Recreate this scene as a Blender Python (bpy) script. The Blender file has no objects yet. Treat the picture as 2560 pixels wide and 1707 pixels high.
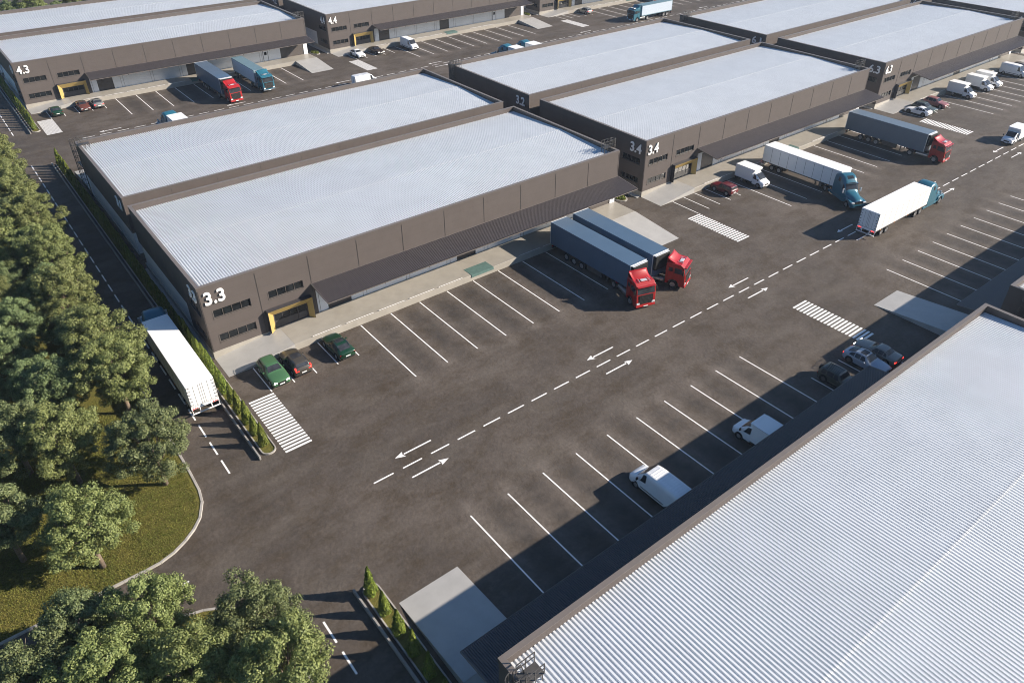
import bpy, math, random
from mathutils import Matrix, Vector
R = math.radians
random.seed(7)
sc = bpy.context.scene
col = sc.collection

# ------------------------------------------------------------------ materials
def new_mat(name):
    m = bpy.data.materials.new(name); m.use_nodes = True
    nt = m.node_tree; b = nt.nodes['Principled BSDF']
    return m, nt, b
def noise_col(nt, b, c1, c2, scale, detail=4, rough=0.6, lo=0.35, hi=0.65, coord='Object', vscale=None):
    tc = nt.nodes.new('ShaderNodeTexCoord'); n = nt.nodes.new('ShaderNodeTexNoise')
    n.inputs['Scale'].default_value = scale; n.inputs['Detail'].default_value = detail
    n.inputs['Roughness'].default_value = rough
    src = tc.outputs[coord]
    if vscale:
        mp = nt.nodes.new('ShaderNodeMapping'); mp.inputs['Scale'].default_value = vscale
        nt.links.new(src, mp.inputs[0]); src = mp.outputs[0]
    nt.links.new(src, n.inputs['Vector'])
    r = nt.nodes.new('ShaderNodeValToRGB')
    r.color_ramp.elements[0].position = lo; r.color_ramp.elements[1].position = hi
    r.color_ramp.elements[0].color = (*c1, 1); r.color_ramp.elements[1].color = (*c2, 1)
    nt.links.new(n.outputs['Fac'], r.inputs[0])
    return r.outputs[0], src
def bump(nt, b, src, scale, strength, dist=0.02):
    n = nt.nodes.new('ShaderNodeTexNoise'); n.inputs['Scale'].default_value = scale; n.inputs['Detail'].default_value = 5
    if src is not None: nt.links.new(src, n.inputs['Vector'])
    bp = nt.nodes.new('ShaderNodeBump'); bp.inputs['Strength'].default_value = strength; bp.inputs['Distance'].default_value = dist
    nt.links.new(n.outputs['Fac'], bp.inputs['Height']); nt.links.new(bp.outputs[0], b.inputs['Normal'])
def mix(nt, fac, a, bb, mode='MIX'):
    m = nt.nodes.new('ShaderNodeMix'); m.data_type = 'RGBA'; m.blend_type = mode
    for k, v in ((0, fac), (6, a), (7, bb)):
        if isinstance(v, (int, float)): m.inputs[k].default_value = v
        elif isinstance(v, tuple): m.inputs[k].default_value = (*v, 1)
        else: nt.links.new(v, m.inputs[k])
    return m.outputs[2]
def mth(nt, op, *a):
    m = nt.nodes.new('ShaderNodeMath'); m.operation = op
    for k, v in enumerate(a):
        if isinstance(v, (int, float)): m.inputs[k].default_value = v
        else: nt.links.new(v, m.inputs[k])
    return m.outputs[0]
def simple(name, c, rough=0.5, metal=0.0, var=0.12, scale=3.0, coat=0.0, spec=0.5, bmp=0.0, bscale=40):
    m, nt, b = new_mat(name)
    c2 = tuple(max(0, x * (1 - var)) for x in c); c1 = tuple(min(1, x * (1 + var)) for x in c)
    o, s = noise_col(nt, b, c2, c1, scale)
    nt.links.new(o, b.inputs['Base Color'])
    b.inputs['Roughness'].default_value = rough; b.inputs['Metallic'].default_value = metal
    b.inputs['Coat Weight'].default_value = coat; b.inputs['Coat Roughness'].default_value = 0.05
    b.inputs['Specular IOR Level'].default_value = spec
    if bmp: bump(nt, b, s, bscale, bmp)
    return m
def emis(name, c, e, strength):
    m, nt, b = new_mat(name)
    b.inputs['Base Color'].default_value = (*c, 1); b.inputs['Emission Color'].default_value = (*e, 1)
    b.inputs['Emission Strength'].default_value = strength; b.inputs['Roughness'].default_value = 0.2
    return m

M = {}
def asphalt():
    m, nt, b = new_mat('asphalt')
    big, s = noise_col(nt, b, (0.050, 0.0405, 0.033), (0.100, 0.0815, 0.067), 0.075, 7, 0.66, 0.34, 0.66)
    brown, _ = noise_col(nt, b, (0, 0, 0), (1, 1, 1), 0.30, 8, 0.74, 0.46, 0.62, vscale=(1, 1.5, 1))
    c = mix(nt, mth(nt, 'MULTIPLY', brown, 0.72), big, (0.050, 0.036, 0.022))
    pale, _ = noise_col(nt, b, (0, 0, 0), (1, 1, 1), 1.1, 8, 0.72, 0.5, 0.74)
    c = mix(nt, mth(nt, 'MULTIPLY', pale, 0.30), c, (0.150, 0.124, 0.106))
    wide, _ = noise_col(nt, b, (0, 0, 0), (1, 1, 1), 0.16, 6, 0.6, 0.48, 0.68, vscale=(1, 2.2, 1))
    c = mix(nt, mth(nt, 'MULTIPLY', wide, 0.45), c, (0.125, 0.107, 0.090))
    fine, _ = noise_col(nt, b, (0.74, 0.74, 0.74), (1.26, 1.26, 1.26), 3.2, 8, 0.85, 0.3, 0.7)
    c = mix(nt, 1.0, c, fine, 'MULTIPLY')
    # tyre-worn parking bays: darker oil track in the middle of each bay, pale scuffed asphalt round the far line ends
    sx = nt.nodes.new('ShaderNodeSeparateXYZ'); nt.links.new(s, sx.inputs[0])
    X, Y = sx.outputs[0], sx.outputs[1]
    bx = mth(nt, 'FLOORED_MODULO', X, 59.62)
    wob, _ = noise_col(nt, b, (0, 0, 0), (1, 1, 1), 0.8, 5, 0.7, 0.3, 0.7)
    def band(y0, y1, ph, xa, xb, flip):
        fr = mth(nt, 'FRACT', mth(nt, 'DIVIDE', mth(nt, 'SUBTRACT', bx, ph), 3.6))
        tri = mth(nt, 'ABSOLUTE', mth(nt, 'SUBTRACT', fr, 0.5))          # 0 mid-bay, .5 on the line
        d = nt.nodes.new('ShaderNodeMapRange'); d.inputs[1].default_value = 0.42; d.inputs[2].default_value = 0.05
        nt.links.new(tri, d.inputs[0]); d.interpolation_type = 'SMOOTHSTEP'
        def ss(a0, a1, v):
            r_ = nt.nodes.new('ShaderNodeMapRange'); r_.interpolation_type = 'SMOOTHSTEP'
            r_.inputs[1].default_value = a0; r_.inputs[2].default_value = a1; nt.links.new(v, r_.inputs[0]); return r_.outputs[0]
        ym = mth(nt, 'MULTIPLY', ss(y0 - 1.2, y0 + 2.0, Y), ss(y1 + 1.2, y1 - 2.0, Y))
        xm = mth(nt, 'MULTIPLY', ss(xa - 1.5, xa + .5, bx), ss(xb + 1.5, xb - .5, bx))
        dark = mth(nt, 'MULTIPLY', mth(nt, 'MULTIPLY', d.outputs[0], ym), xm)
        ye = y0 if flip else y1
        end = mth(nt, 'MULTIPLY', mth(nt, 'MULTIPLY', ss(ye - 2.6, ye, Y), ss(ye + 2.6, ye, Y)), xm)
        light = mth(nt, 'MULTIPLY', end, ss(0.12, 0.5, tri))
        light2 = mth(nt, 'MULTIPLY', mth(nt, 'MULTIPLY', ym, xm), ss(0.15, 0.5, tri))
        light = mth(nt, 'MAXIMUM', light, mth(nt, 'MULTIPLY', light2, 0.55))
        return dark, light
    for (y0, y1, ph, xa, xb, fl) in ((-14.6, -3.7, 13.98, 14, 46.4, True), (-42.4, -31.5, 8.45, 8.4, 40.8, False), (79.3, 90.1, 13.98, 14, 46.4, True)):
        dk, lt = band(y0, y1, ph, xa, xb, fl)
        c = mix(nt, mth(nt, 'MULTIPLY', mth(nt, 'MULTIPLY', dk, wob), 0.9), c, (0.036, 0.031, 0.027))
        c = mix(nt, mth(nt, 'MULTIPLY', mth(nt, 'MULTIPLY', lt, wob), 0.7), c, (0.175, 0.148, 0.127))
    nt.links.new(c, b.inputs['Base Color'])
    b.inputs['Roughness'].default_value = 0.78; b.inputs['Specular IOR Level'].default_value = 0.35
    bump(nt, b, s, 3.0, 0.7, 0.05)
    return m
M['asphalt'] = asphalt()
def paint():
    m, nt, b = new_mat('road_paint')
    wear, s = noise_col(nt, b, (0.60, 0.59, 0.57), (0.82, 0.81, 0.79), 5, 8, 0.8, 0.34, 0.5)
    chip, _ = noise_col(nt, b, (1, 1, 1), (0, 0, 0), 2.6, 9, 0.85, 0.64, 0.68)
    c = mix(nt, chip, (0.07, 0.065, 0.06), wear)
    nt.links.new(c, b.inputs['Base Color']); b.inputs['Roughness'].default_value = 0.6
    return m
M['paint'] = paint()
M['concrete'] = simple('dock_concrete', (0.315, 0.292, 0.252), 0.38, var=0.07, scale=0.8, bmp=0.05)
M['ramp'] = simple('ramp_concrete', (0.37, 0.36, 0.34), 0.45, var=0.06, scale=0.7, bmp=0.05)
M['kerb'] = simple('kerb_stone', (0.33, 0.31, 0.28), 0.8, var=0.15, scale=1.5, bmp=0.15)
M['lowwall'] = simple('low_wall_concrete', (0.24, 0.23, 0.215), 0.8, var=0.12, scale=1.5)
def facade(name, c, rough=0.5, lines=True, var=0.05):
    m, nt, b = new_mat(name)
    o, s = noise_col(nt, b, tuple(x * (1 - var) for x in c), tuple(x * (1 + var) for x in c), 0.7, 5)
    tc = nt.nodes.new('ShaderNodeTexCoord')
    sx = nt.nodes.new('ShaderNodeSeparateXYZ'); nt.links.new(tc.outputs['Object'], sx.inputs[0])
    if lines:
        fr = mth(nt, 'FRACT', mth(nt, 'MULTIPLY', sx.outputs[2], 1.0))
        ln = mth(nt, 'LESS_THAN', fr, 0.03)
        o = mix(nt, mth(nt, 'MULTIPLY', ln, 0.25), o, tuple(x * .5 for x in c))
    nt.links.new(o, b.inputs['Base Color']); b.inputs['Roughness'].default_value = rough; b.inputs['Specular IOR Level'].default_value = 0.3
    bump(nt, b, tc.outputs['Object'], 2.5, 0.06, 0.02)
    return m
M['taupe'] = facade('taupe_cladding', (0.092, 0.077, 0.070), 0.6)
M['white_panel'] = facade('white_panel', (0.72, 0.73, 0.74), 0.45, var=0.03)
M['coping'] = simple('coping_metal', (0.145, 0.125, 0.112), 0.42, var=0.05, scale=1)
M['joint'] = simple('joint_dark', (0.05, 0.045, 0.042), 0.6)
M['roof'] = simple('roof_sheet', (0.615, 0.64, 0.665), 0.5, var=0.03, scale=0.35)
M['ridge'] = simple('ridge_white', (0.66, 0.67, 0.68), 0.45, var=0.02)
M['canopy'] = simple('canopy_sheet', (0.080, 0.070, 0.072), 0.45, var=0.06, scale=1)
M['shutter'] = facade('shutter', (0.085, 0.073, 0.066), 0.5)
M['yellow'] = simple('portal_yellow', (0.42, 0.30, 0.10), 0.35, var=0.04)
M['numwhite'] = simple('sign_white', (0.8, 0.79, 0.77), 0.5, var=0.02)
M['steel'] = simple('dark_steel', (0.09, 0.085, 0.08), 0.5, metal=0.4)
M['teal'] = simple('leveler_teal', (0.085, 0.15, 0.135), 0.6, var=0.1)
def glass(name, c=(0.008, 0.009, 0.010), rough=0.04):
    m, nt, b = new_mat(name)
    o, s = noise_col(nt, b, c, tuple(x * 2.2 for x in c), 1.3, 3)
    nt.links.new(o, b.inputs['Base Color']); b.inputs['Roughness'].default_value = rough
    b.inputs['Specular IOR Level'].default_value = 0.3
    return m
M['glass'] = glass('window_glass'); M['carglass'] = glass('car_glass', (0.02, 0.022, 0.026), 0.03)
M['frame'] = simple('window_frame', (0.11, 0.095, 0.085), 0.45)
M['doordark'] = simple('door_dark', (0.045, 0.042, 0.045), 0.4)
M['tyre'] = simple('tyre', (0.018, 0.018, 0.019), 0.85, var=0.2, scale=8)
M['rim'] = simple('rim_alloy', (0.42, 0.42, 0.43), 0.3, metal=0.8)
M['rimdark'] = simple('rim_dark', (0.10, 0.10, 0.105), 0.35, metal=0.8)
M['black'] = simple('black_plastic', (0.015, 0.015, 0.015), 0.65, spec=0.25)
M['chrome'] = simple('chrome', (0.6, 0.6, 0.6), 0.15, metal=1.0)
M['plate'] = simple('number_plate', (0.75, 0.75, 0.73), 0.4, var=0.01)
M['headlamp'] = simple('headlamp_glass', (0.6, 0.62, 0.65), 0.08, coat=1.0)
M['head_on'] = emis('headlamp_lit', (0.9, 0.9, 0.85), (1.0, 0.95, 0.8), 9.0)
M['tail'] = simple('tail_lamp', (0.35, 0.01, 0.01), 0.15, coat=1.0)
M['tail_on'] = emis('tail_lamp_lit', (0.6, 0.01, 0.01), (1.0, 0.03, 0.02), 2.2)
M['amber'] = simple('amber_lamp', (0.7, 0.25, 0.02), 0.2)
def carpaint(name, c, metal=0.0, rough=0.3): return simple(name, c, rough, metal=metal, var=0.03, scale=1.0, coat=0.45)
P = dict(green=carpaint('paint_green', (0.05, 0.125, 0.055)), bronze=carpaint('paint_bronze', (0.085, 0.075, 0.06), 0.4),
         dkgreen=carpaint('paint_dark_green', (0.006, 0.035, 0.016)), red=carpaint('paint_red', (0.33, 0.008, 0.008), 0, 0.4),
         dkred=carpaint('paint_dark_red', (0.10, 0.005, 0.009), 0, 0.4), white=carpaint('paint_white', (0.74, 0.75, 0.76)),
         black=carpaint('paint_black', (0.045, 0.05, 0.038)), grey=carpaint('paint_grey', (0.32, 0.36, 0.42), 0.1),
         dkgrey=carpaint('paint_dark_grey', (0.20, 0.18, 0.155), 0.2), blue=simple('paint_blue', (0.022, 0.12, 0.175), 0.3, metal=0.1, var=0.03, scale=1, coat=0.25),
         copper=carpaint('paint_copper', (0.17, 0.055, 0.04), 0.3), rose=carpaint('paint_rose', (0.29, 0.115, 0.105), 0.1),
         olive=carpaint('paint_olive', (0.07, 0.085, 0.075), 0.2), black2=carpaint('paint_espresso', (0.03, 0.02, 0.015)),
         silver=carpaint('paint_silver', (0.33, 0.33, 0.31), 0.5))
M['curtain'] = simple('trailer_navy', (0.068, 0.115, 0.175), 0.38, var=0.04, scale=0.5, coat=0.3)
M['trailer_slate'] = simple('trailer_slate', (0.11, 0.145, 0.18), 0.4, var=0.04, scale=0.5, coat=0.2)
M['trailer_white'] = simple('trailer_white', (0.78, 0.78, 0.77), 0.4, var=0.02, scale=0.5)
M['container'] = simple('container_blue', (0.12, 0.20, 0.24), 0.45, var=0.06, scale=0.8)
M['container_side'] = simple('container_pale', (0.45, 0.52, 0.60), 0.45, var=0.04)
M['silver'] = simple('silver_trim', (0.6, 0.61, 0.62), 0.35, metal=0.3)
M['tanksteel'] = simple('tank_steel', (0.22, 0.23, 0.24), 0.3, metal=0.8)
M['brownstack'] = simple('dark_red_load', (0.12, 0.035, 0.03), 0.7, var=0.3)
def grassmat(name, c1, c2):
    m, nt, b = new_mat(name)
    o, s = noise_col(nt, b, c1, c2, 0.5, 8, 0.75, 0.3, 0.7)
    st, _ = noise_col(nt, b, (0.6, 0.6, 0.6), (1.35, 1.3, 1.2), 2.5, 8, 0.8, 0.3, 0.7, vscale=(1, 3, 1))
    o = mix(nt, 1.0, o, st, 'MULTIPLY')
    nt.links.new(o, b.inputs['Base Color']); b.inputs['Roughness'].default_value = 0.95; b.inputs['Specular IOR Level'].default_value = 0.1
    bump(nt, b, s, 14, 1.0, 0.12)
    return m
M['lawn'] = grassmat('lawn', (0.095, 0.105, 0.026), (0.165, 0.142, 0.042))
M['blade'] = grassmat('grass_blades', (0.12, 0.15, 0.032), (0.21, 0.20, 0.055))
def leafmat(name, c1, c2, transl=0.25):
    m, nt, b = new_mat(name)
    g = nt.nodes.new('ShaderNodeNewGeometry')
    oi = nt.nodes.new('ShaderNodeObjectInfo')
    r = nt.nodes.new('ShaderNodeValToRGB'); r.color_ramp.elements[0].color = (*c1, 1); r.color_ramp.elements[1].color = (*c2, 1)
    nt.links.new(g.outputs['Random Per Island'], r.inputs[0])
    hs = nt.nodes.new('ShaderNodeHueSaturation')
    nt.links.new(r.outputs[0], hs.inputs['Color'])
    nt.links.new(mth(nt, 'ADD', mth(nt, 'MULTIPLY', oi.outputs['Random'], 0.03), 0.483), hs.inputs['Hue'])
    nt.links.new(mth(nt, 'ADD', mth(nt, 'MULTIPLY', oi.outputs['Random'], 0.3), 0.85), hs.inputs['Value'])
    nt.links.new(hs.outputs[0], b.inputs['Base Color'])
    b.inputs['Roughness'].default_value = 0.55; b.inputs['Specular IOR Level'].default_value = 0.3
    tr = nt.nodes.new('ShaderNodeBsdfTranslucent'); nt.links.new(hs.outputs[0], tr.inputs['Color'])
    mx = nt.nodes.new('ShaderNodeMixShader'); mx.inputs[0].default_value = transl
    nt.links.new(b.outputs[0], mx.inputs[1]); nt.links.new(tr.outputs[0], mx.inputs[2])
    nt.links.new(mx.outputs[0], nt.nodes['Material Output'].inputs[0])
    return m
M['leaf'] = leafmat('tree_leaves', (0.108, 0.138, 0.044), (0.255, 0.282, 0.098))
M['leaf2'] = leafmat('tree_leaves_cool', (0.090, 0.128, 0.052), (0.225, 0.268, 0.112))
M['thuja'] = leafmat('thuja_leaves', (0.075, 0.11, 0.016), (0.19, 0.225, 0.035), 0.15)
M['bark'] = simple('bark', (0.16, 0.12, 0.085), 0.9, var=0.35, scale=5, bmp=0.6, bscale=15)

# ------------------------------------------------------------------ mesh helpers
class MB:
    def __init__(s, T=None): s.v = []; s.f = []; s.mi = []; s.T = T or Matrix(); s.cur = 0
    def add(s, vs, fs):
        n = len(s.v); s.v += [s.T @ Vector(p) for p in vs]
        s.f += [tuple(i + n for i in f) for f in fs]; s.mi += [s.cur] * len(fs)
        return s
    def box(s, x0, x1, y0, y1, z0, z1):
        return s.add([(x0,y0,z0),(x1,y0,z0),(x1,y1,z0),(x0,y1,z0),(x0,y0,z1),(x1,y0,z1),(x1,y1,z1),(x0,y1,z1)],
                     [(0,3,2,1),(4,5,6,7),(0,1,5,4),(1,2,6,5),(2,3,7,6),(3,0,4,7)])
    def prism(s, poly, a, b, axis='x'):
        n = len(poly)
        f = {'x': lambda t, p: (t, p[0], p[1]), 'y': lambda t, p: (p[0], t, p[1]), 'z': lambda t, p: (p[0], p[1], t)}[axis]
        s.add([f(a, p) for p in poly] + [f(b, p) for p in poly],
              [tuple(range(n))[::-1], tuple(range(n, 2*n))] + [(i, (i+1) % n, n+(i+1) % n, n+i) for i in range(n)])
        return s
    def cyl(s, c, r, h, axis='z', n=16, r2=None):
        r2 = r if r2 is None else r2
        vs = []
        for k, rr in ((0, r), (h, r2)):
            for i in range(n):
                a = 2*math.pi*i/n; p, q = rr*math.cos(a), rr*math.sin(a)
                vs.append({'z': (c[0]+p, c[1]+q, c[2]+k), 'x': (c[0]+k, c[1]+p, c[2]+q), 'y': (c[0]+p, c[1]+k, c[2]+q)}[axis])
        return s.add(vs, [tuple(range(n))[::-1], tuple(range(n, 2*n))] + [(i, (i+1) % n, n+(i+1) % n, n+i) for i in range(n)])
    def tube(s, pts, r, n=6, r1=None):
        pts = [Vector(p) for p in pts]; N = len(pts); vs = []
        for k, p in enumerate(pts):
            d = (pts[min(k+1, N-1)] - pts[max(k-1, 0)]).normalized()
            a = d.orthogonal().normalized() if k == 0 else (a - d*a.dot(d)).normalized()
            b = d.cross(a); rr = r if r1 is None else r + (r1-r)*k/(N-1)
            for i in range(n):
                t = 2*math.pi*i/n; vs.append(p + a*math.cos(t)*rr + b*math.sin(t)*rr)
        fs = [(k*n+i, k*n+(i+1) % n, (k+1)*n+(i+1) % n, (k+1)*n+i) for k in range(N-1) for i in range(n)]
        fs += [tuple(range(n))[::-1], tuple(range((N-1)*n, N*n))]
        return s.add(vs, fs)
    def build(s, name, mats, parent=None, smooth=False, bevel=0.0, seg=2):
        me = bpy.data.meshes.new(name)
        me.from_pydata([tuple(p) for p in s.v], [], s.f)
        if not isinstance(mats, (list, tuple)): mats = [mats]
        for m in mats: me.materials.append(m)
        if len(mats) > 1: me.polygons.foreach_set('material_index', s.mi)
        if smooth: me.polygons.foreach_set('use_smooth', [True]*len(s.f))
        me.update()
        o = bpy.data.objects.new(name, me); col.objects.link(o)
        if parent: o.parent = parent
        if bevel:
            md = o.modifiers.new('b', 'BEVEL'); md.width = bevel; md.segments = seg; md.limit_method = 'ANGLE'; md.angle_limit = R(35)
        return o
def tag(o, label=None, cat=None, group=None, kind=None):
    if label: o['label'] = label
    if cat: o['category'] = cat
    if group: o['group'] = group
    if kind: o['kind'] = kind
    return o
def empty(name, loc, rz=0, label=None, cat=None, group=None):
    o = bpy.data.objects.new(name, None); col.objects.link(o)
    o.location = loc; o.rotation_euler = (0, 0, rz); o.empty_display_size = 0.5
    return tag(o, label, cat, group)
KIDS = {}
def copy_tree(o, parent=None):
    c = o.copy(); col.objects.link(c)
    if parent: c.parent = parent
    for ch in list(o.children): copy_tree(ch, c)
    return c
def grid_wall(mb, axis, a0, a1, z0, z1, d0, d1, holes):
    """wall made of cells, holes = (a0,a1,z0,z1); axis 'x' runs along x with thickness d0..d1 in y"""
    A = sorted({a0, a1, *[h[0] for h in holes], *[h[1] for h in holes]})
    Z = sorted({z0, z1, *[h[2] for h in holes], *[h[3] for h in holes]})
    A = [a for a in A if a0 <= a <= a1]; Z = [z for z in Z if z0 <= z <= z1]
    for i in range(len(A)-1):
        for j in range(len(Z)-1):
            am, zm = (A[i]+A[i+1])/2, (Z[j]+Z[j+1])/2
            if any(h[0] < am < h[1] and h[2] < zm < h[3] for h in holes): continue
            if axis == 'x': mb.box(A[i], A[i+1], d0, d1, Z[j], Z[j+1])
            else: mb.box(d0, d1, A[i], A[i+1], Z[j], Z[j+1])

# ------------------------------------------------------------------ ground
g = MB(); g.add([(-400,-300,0),(700,-300,0),(700,700,0),(-400,700,0)], [(0,1,2,3)])
tag(g.build('asphalt_yard', M['asphalt']), kind='structure')

def offset_poly(pts, d):
    out = []
    n = len(pts)
    for i, p in enumerate(pts):
        a = Vector(pts[max(i-1, 0)]); b = Vector(pts[min(i+1, n-1)]); t = (b-a).normalized()
        out.append((p[0]-t.y*d, p[1]+t.x*d))
    return out
ARC = [(-7.18,-13.86),(-7.25,-16.24),(-7.48,-17.55),(-8.14,-19.0),(-8.85,-19.82),(-9.70,-20.49),(-10.67,-21.03),(-11.69,-21.33),(-12.68,-21.39)]
NORTH = [(x, 47.9 - y) for x, y in reversed(ARC)]       # mirrored corner at the next side road
P1 = [(-90, 69.3)] + NORTH + ARC + [(-90, -21.4)]
SOUTH = [(x, -48.3 - y) for x, y in reversed(ARC)]
P2 = [(-90, -26.95)] + SOUTH + [(-7.18, -110), (-90, -110)]
P3 = [(-90, 75.0)] + [(x, 96.3 + y) for x, y in []] + [(-12.7, 75.0), (-9.7, 75.9), (-7.9, 77.7), (-7.18, 80.5), (-7.18, 240), (-90, 240)]
def lawn(name, poly, kerbpart):
    mb = MB(); mb.add([(x, y, 0.10) for x, y in poly], [tuple(range(len(poly)))])
    tag(mb.build(name, M['lawn']), kind='structure')
    k = MB(); inn = kerbpart; out = offset_poly(kerbpart, 0.20)
    for i in range(len(inn)-1):
        a, b, c, d = inn[i], inn[i+1], out[i+1], out[i]
        L = math.hypot(b[0]-a[0], b[1]-a[1]); n = max(1, int(L/1.5))
        for j in range(n):
            t0, t1 = j/n + 0.006/L*1.0, (j+1)/n - 0.006/L
            q = lambda p, r, t: (p[0]+(r[0]-p[0])*t, p[1]+(r[1]-p[1])*t)
            k.prism([q(a,b,t0), q(a,b,t1), q(d,c,t1), q(d,c,t0)], 0.001, 0.15, 'z')
    tag(k.build('kerb', M['kerb'], bevel=0.015, seg=1), kind='structure')
lawn('lawn', P1, P1)
lawn('lawn', P2, P2[:-1])
lawn('lawn', P3, P3[:-1])
def xspan(poly, y):
    xs = []
    for i in range(len(poly)):
        (x0, y0), (x1, y1) = poly[i], poly[(i+1) % len(poly)]
        if (y0 <= y < y1) or (y1 <= y < y0): xs.append(x0+(x1-x0)*(y-y0)/(y1-y0))
    return max(xs) if xs else None
# grass blades on the parts of the lawns that can be seen
gb = MB(); rnd = random.Random(3)
def blades(poly, xa, ya, yb, n):
    for _ in range(n):
        y = rnd.uniform(ya, yb); x = rnd.uniform(xa, -7.0); xm = xspan(poly, y)
        if xm is None or x > xm - 0.25: continue
        h = rnd.uniform(0.05, 0.13); a = rnd.uniform(0, 6.28); w = 0.035
        c, s_ = math.cos(a)*w, math.sin(a)*w; lx, ly = rnd.uniform(-.06, .06), rnd.uniform(-.06, .06)
        gb.add([(x-c, y-s_, 0.10), (x+c, y+s_, 0.10), (x+lx, y+ly, 0.10+h)], [(0, 1, 2)])
blades(P1, -22, -21.3, -2, 42000); blades(P2, -20, -40, -27, 9000)
tag(gb.build('grass', M['blade']), kind='stuff')

# hedge strips: kerbed island with soil and the low concrete wall beside it
def strip(y0, y1, round0, round1):
    pts = []
    r = 0.52; cx = -1.0
    if round0: pts += [(cx + r*math.cos(a), y0 + r + r*math.sin(a)) for a in [math.pi + math.pi*k/8 for k in range(9)]]
    else: pts += [(cx-r, y0), (cx+r, y0)]
    if round1: pts += [(cx + r*math.cos(a), y1 - r + r*math.sin(a)) for a in [math.pi*k/8 for k in range(9)]]
    else: pts += [(cx+r, y1), (cx-r, y1)]
    m = MB(); m.prism(pts, 0.001, 0.09, 'z'); tag(m.build('hedge_strip', M['lawn']), kind='structure')
    k = MB(); n = len(pts)
    cy0 = sum(p[1] for p in pts)/n
    out = []
    for i in range(n):
        a = Vector(pts[i-1]); b = Vector(pts[(i+1) % n]); t = (b-a).normalized()
        out.append((pts[i][0]+t.y*0.10, pts[i][1]-t.x*0.10))
    for i in range(n):
        j = (i+1) % n
        k.prism([pts[i], pts[j], out[j], out[i]], 0.002, 0.15, 'z')
    tag(k.build('kerb', M['kerb']), kind='structure')
def lowwall(y0, y1, label):
    m = MB(); y = y0
    while y < y1 - 0.01:
        e = min(y + 2.98, y1); m.box(-2.08, -1.93, y, e, 0.001, 0.36); y = e + 0.02
    tag(m.build('low_wall', M['lowwall'], bevel=0.02, seg=1), label, 'low wall')
strip(-15.8, 63.0, True, True); strip(-110, -32.3, False, True); strip(79.9, 150, True, False)
lowwall(-16.0, 63.2, 'long low concrete wall along the hedge beside buildings 3.3 and 3.1')
lowwall(-110, -32.1, 'low concrete wall beside the short hedge at the bottom of the picture')
lowwall(79.4, 150, 'low concrete wall beside the hedge next to building 4.3')

# road markings ------------------------------------------------------------
mk = MB(); Z = 0.006
def rect(x0, x1, y0, y1): mk.add([(x0,y0,Z),(x1,y0,Z),(x1,y1,Z),(x0,y1,Z)], [(0,1,2,3)])
def arrow(x0, x1, y):          # from x0 (tail) to x1 (tip)
    s = 1 if x1 > x0 else -1; h = x1 - s*0.85
    rect(min(x0, h), max(x0, h), y-0.075, y+0.075)
    v = [(h, y-0.33, Z), (x1, y, Z), (h, y+0.33, Z), (h+s*0.12, y, Z)]
    mk.add(v, [(0,1,3),(3,1,2)] if s > 0 else [(0,3,1),(3,2,1)])
def lotA(x0, y0, fy=1):
    """bays of a warehouse with its dock facing -y (fy=1) or, turned round, +y (fy=-1)"""
    def rr(a0, a1, b0, b1):
        if fy == 1: rect(x0+a0, x0+a1, y0+b0, y0+b1)
        else: rect(x0+54.6-a1, x0+54.6-a0, y0-b1, y0-b0)
    for k in range(10): rr(13.98+3.6*k-.06, 13.98+3.6*k+.06, -14.55, -3.72)
    for k in range(5): rr(2.33+2.25*k-.055, 2.33+2.25*k+.055, -8.22, -3.72)
    for k in range(20):
        b = -8.42 - k*0.4135; rr(0, 2.37, b-0.245, b)
for X0 in (0, 59.62, 119.3, 178.9):
    lotA(X0, 0); lotA(X0, 93.85)
for X0 in (0, 59.62, 119.3): lotA(X0, -46.1, -1)
lotA(0, 46.9, -1); lotA(59.62, 46.9, -1)
k = 0
while 4.07 + 2.71*k < 215:
    x = 4.07 + 2.71*k; rect(x, x+1.82, -24.15, -24.01); rect(x+.17, x+2.0, 72.06, 72.2); k += 1
for k in range(10):
    x = 6.82 + 21.6*k
    arrow(x+3.53, x, -22.72); arrow(x, x+3.53, -25.43); arrow(x+3.8, x+.3, 73.5); arrow(x+.3, x+3.8, 70.8)
for k in range(30): rect(-4.64, -4.5, -15.89+2.71*k, -14.0+2.71*k)
for k in range(25): rect(-4.74, -4.6, -34.78-2.71*k, -32.88-2.71*k); rect(-4.48, -4.34, 80.47+2.71*k, 82.4+2.71*k)
for k in range(20): rect(-12.5-2.71*k, -10.6-2.71*k, -24.25, -24.11)
tag(mk.build('road_markings', M['paint']), kind='structure')

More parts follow.
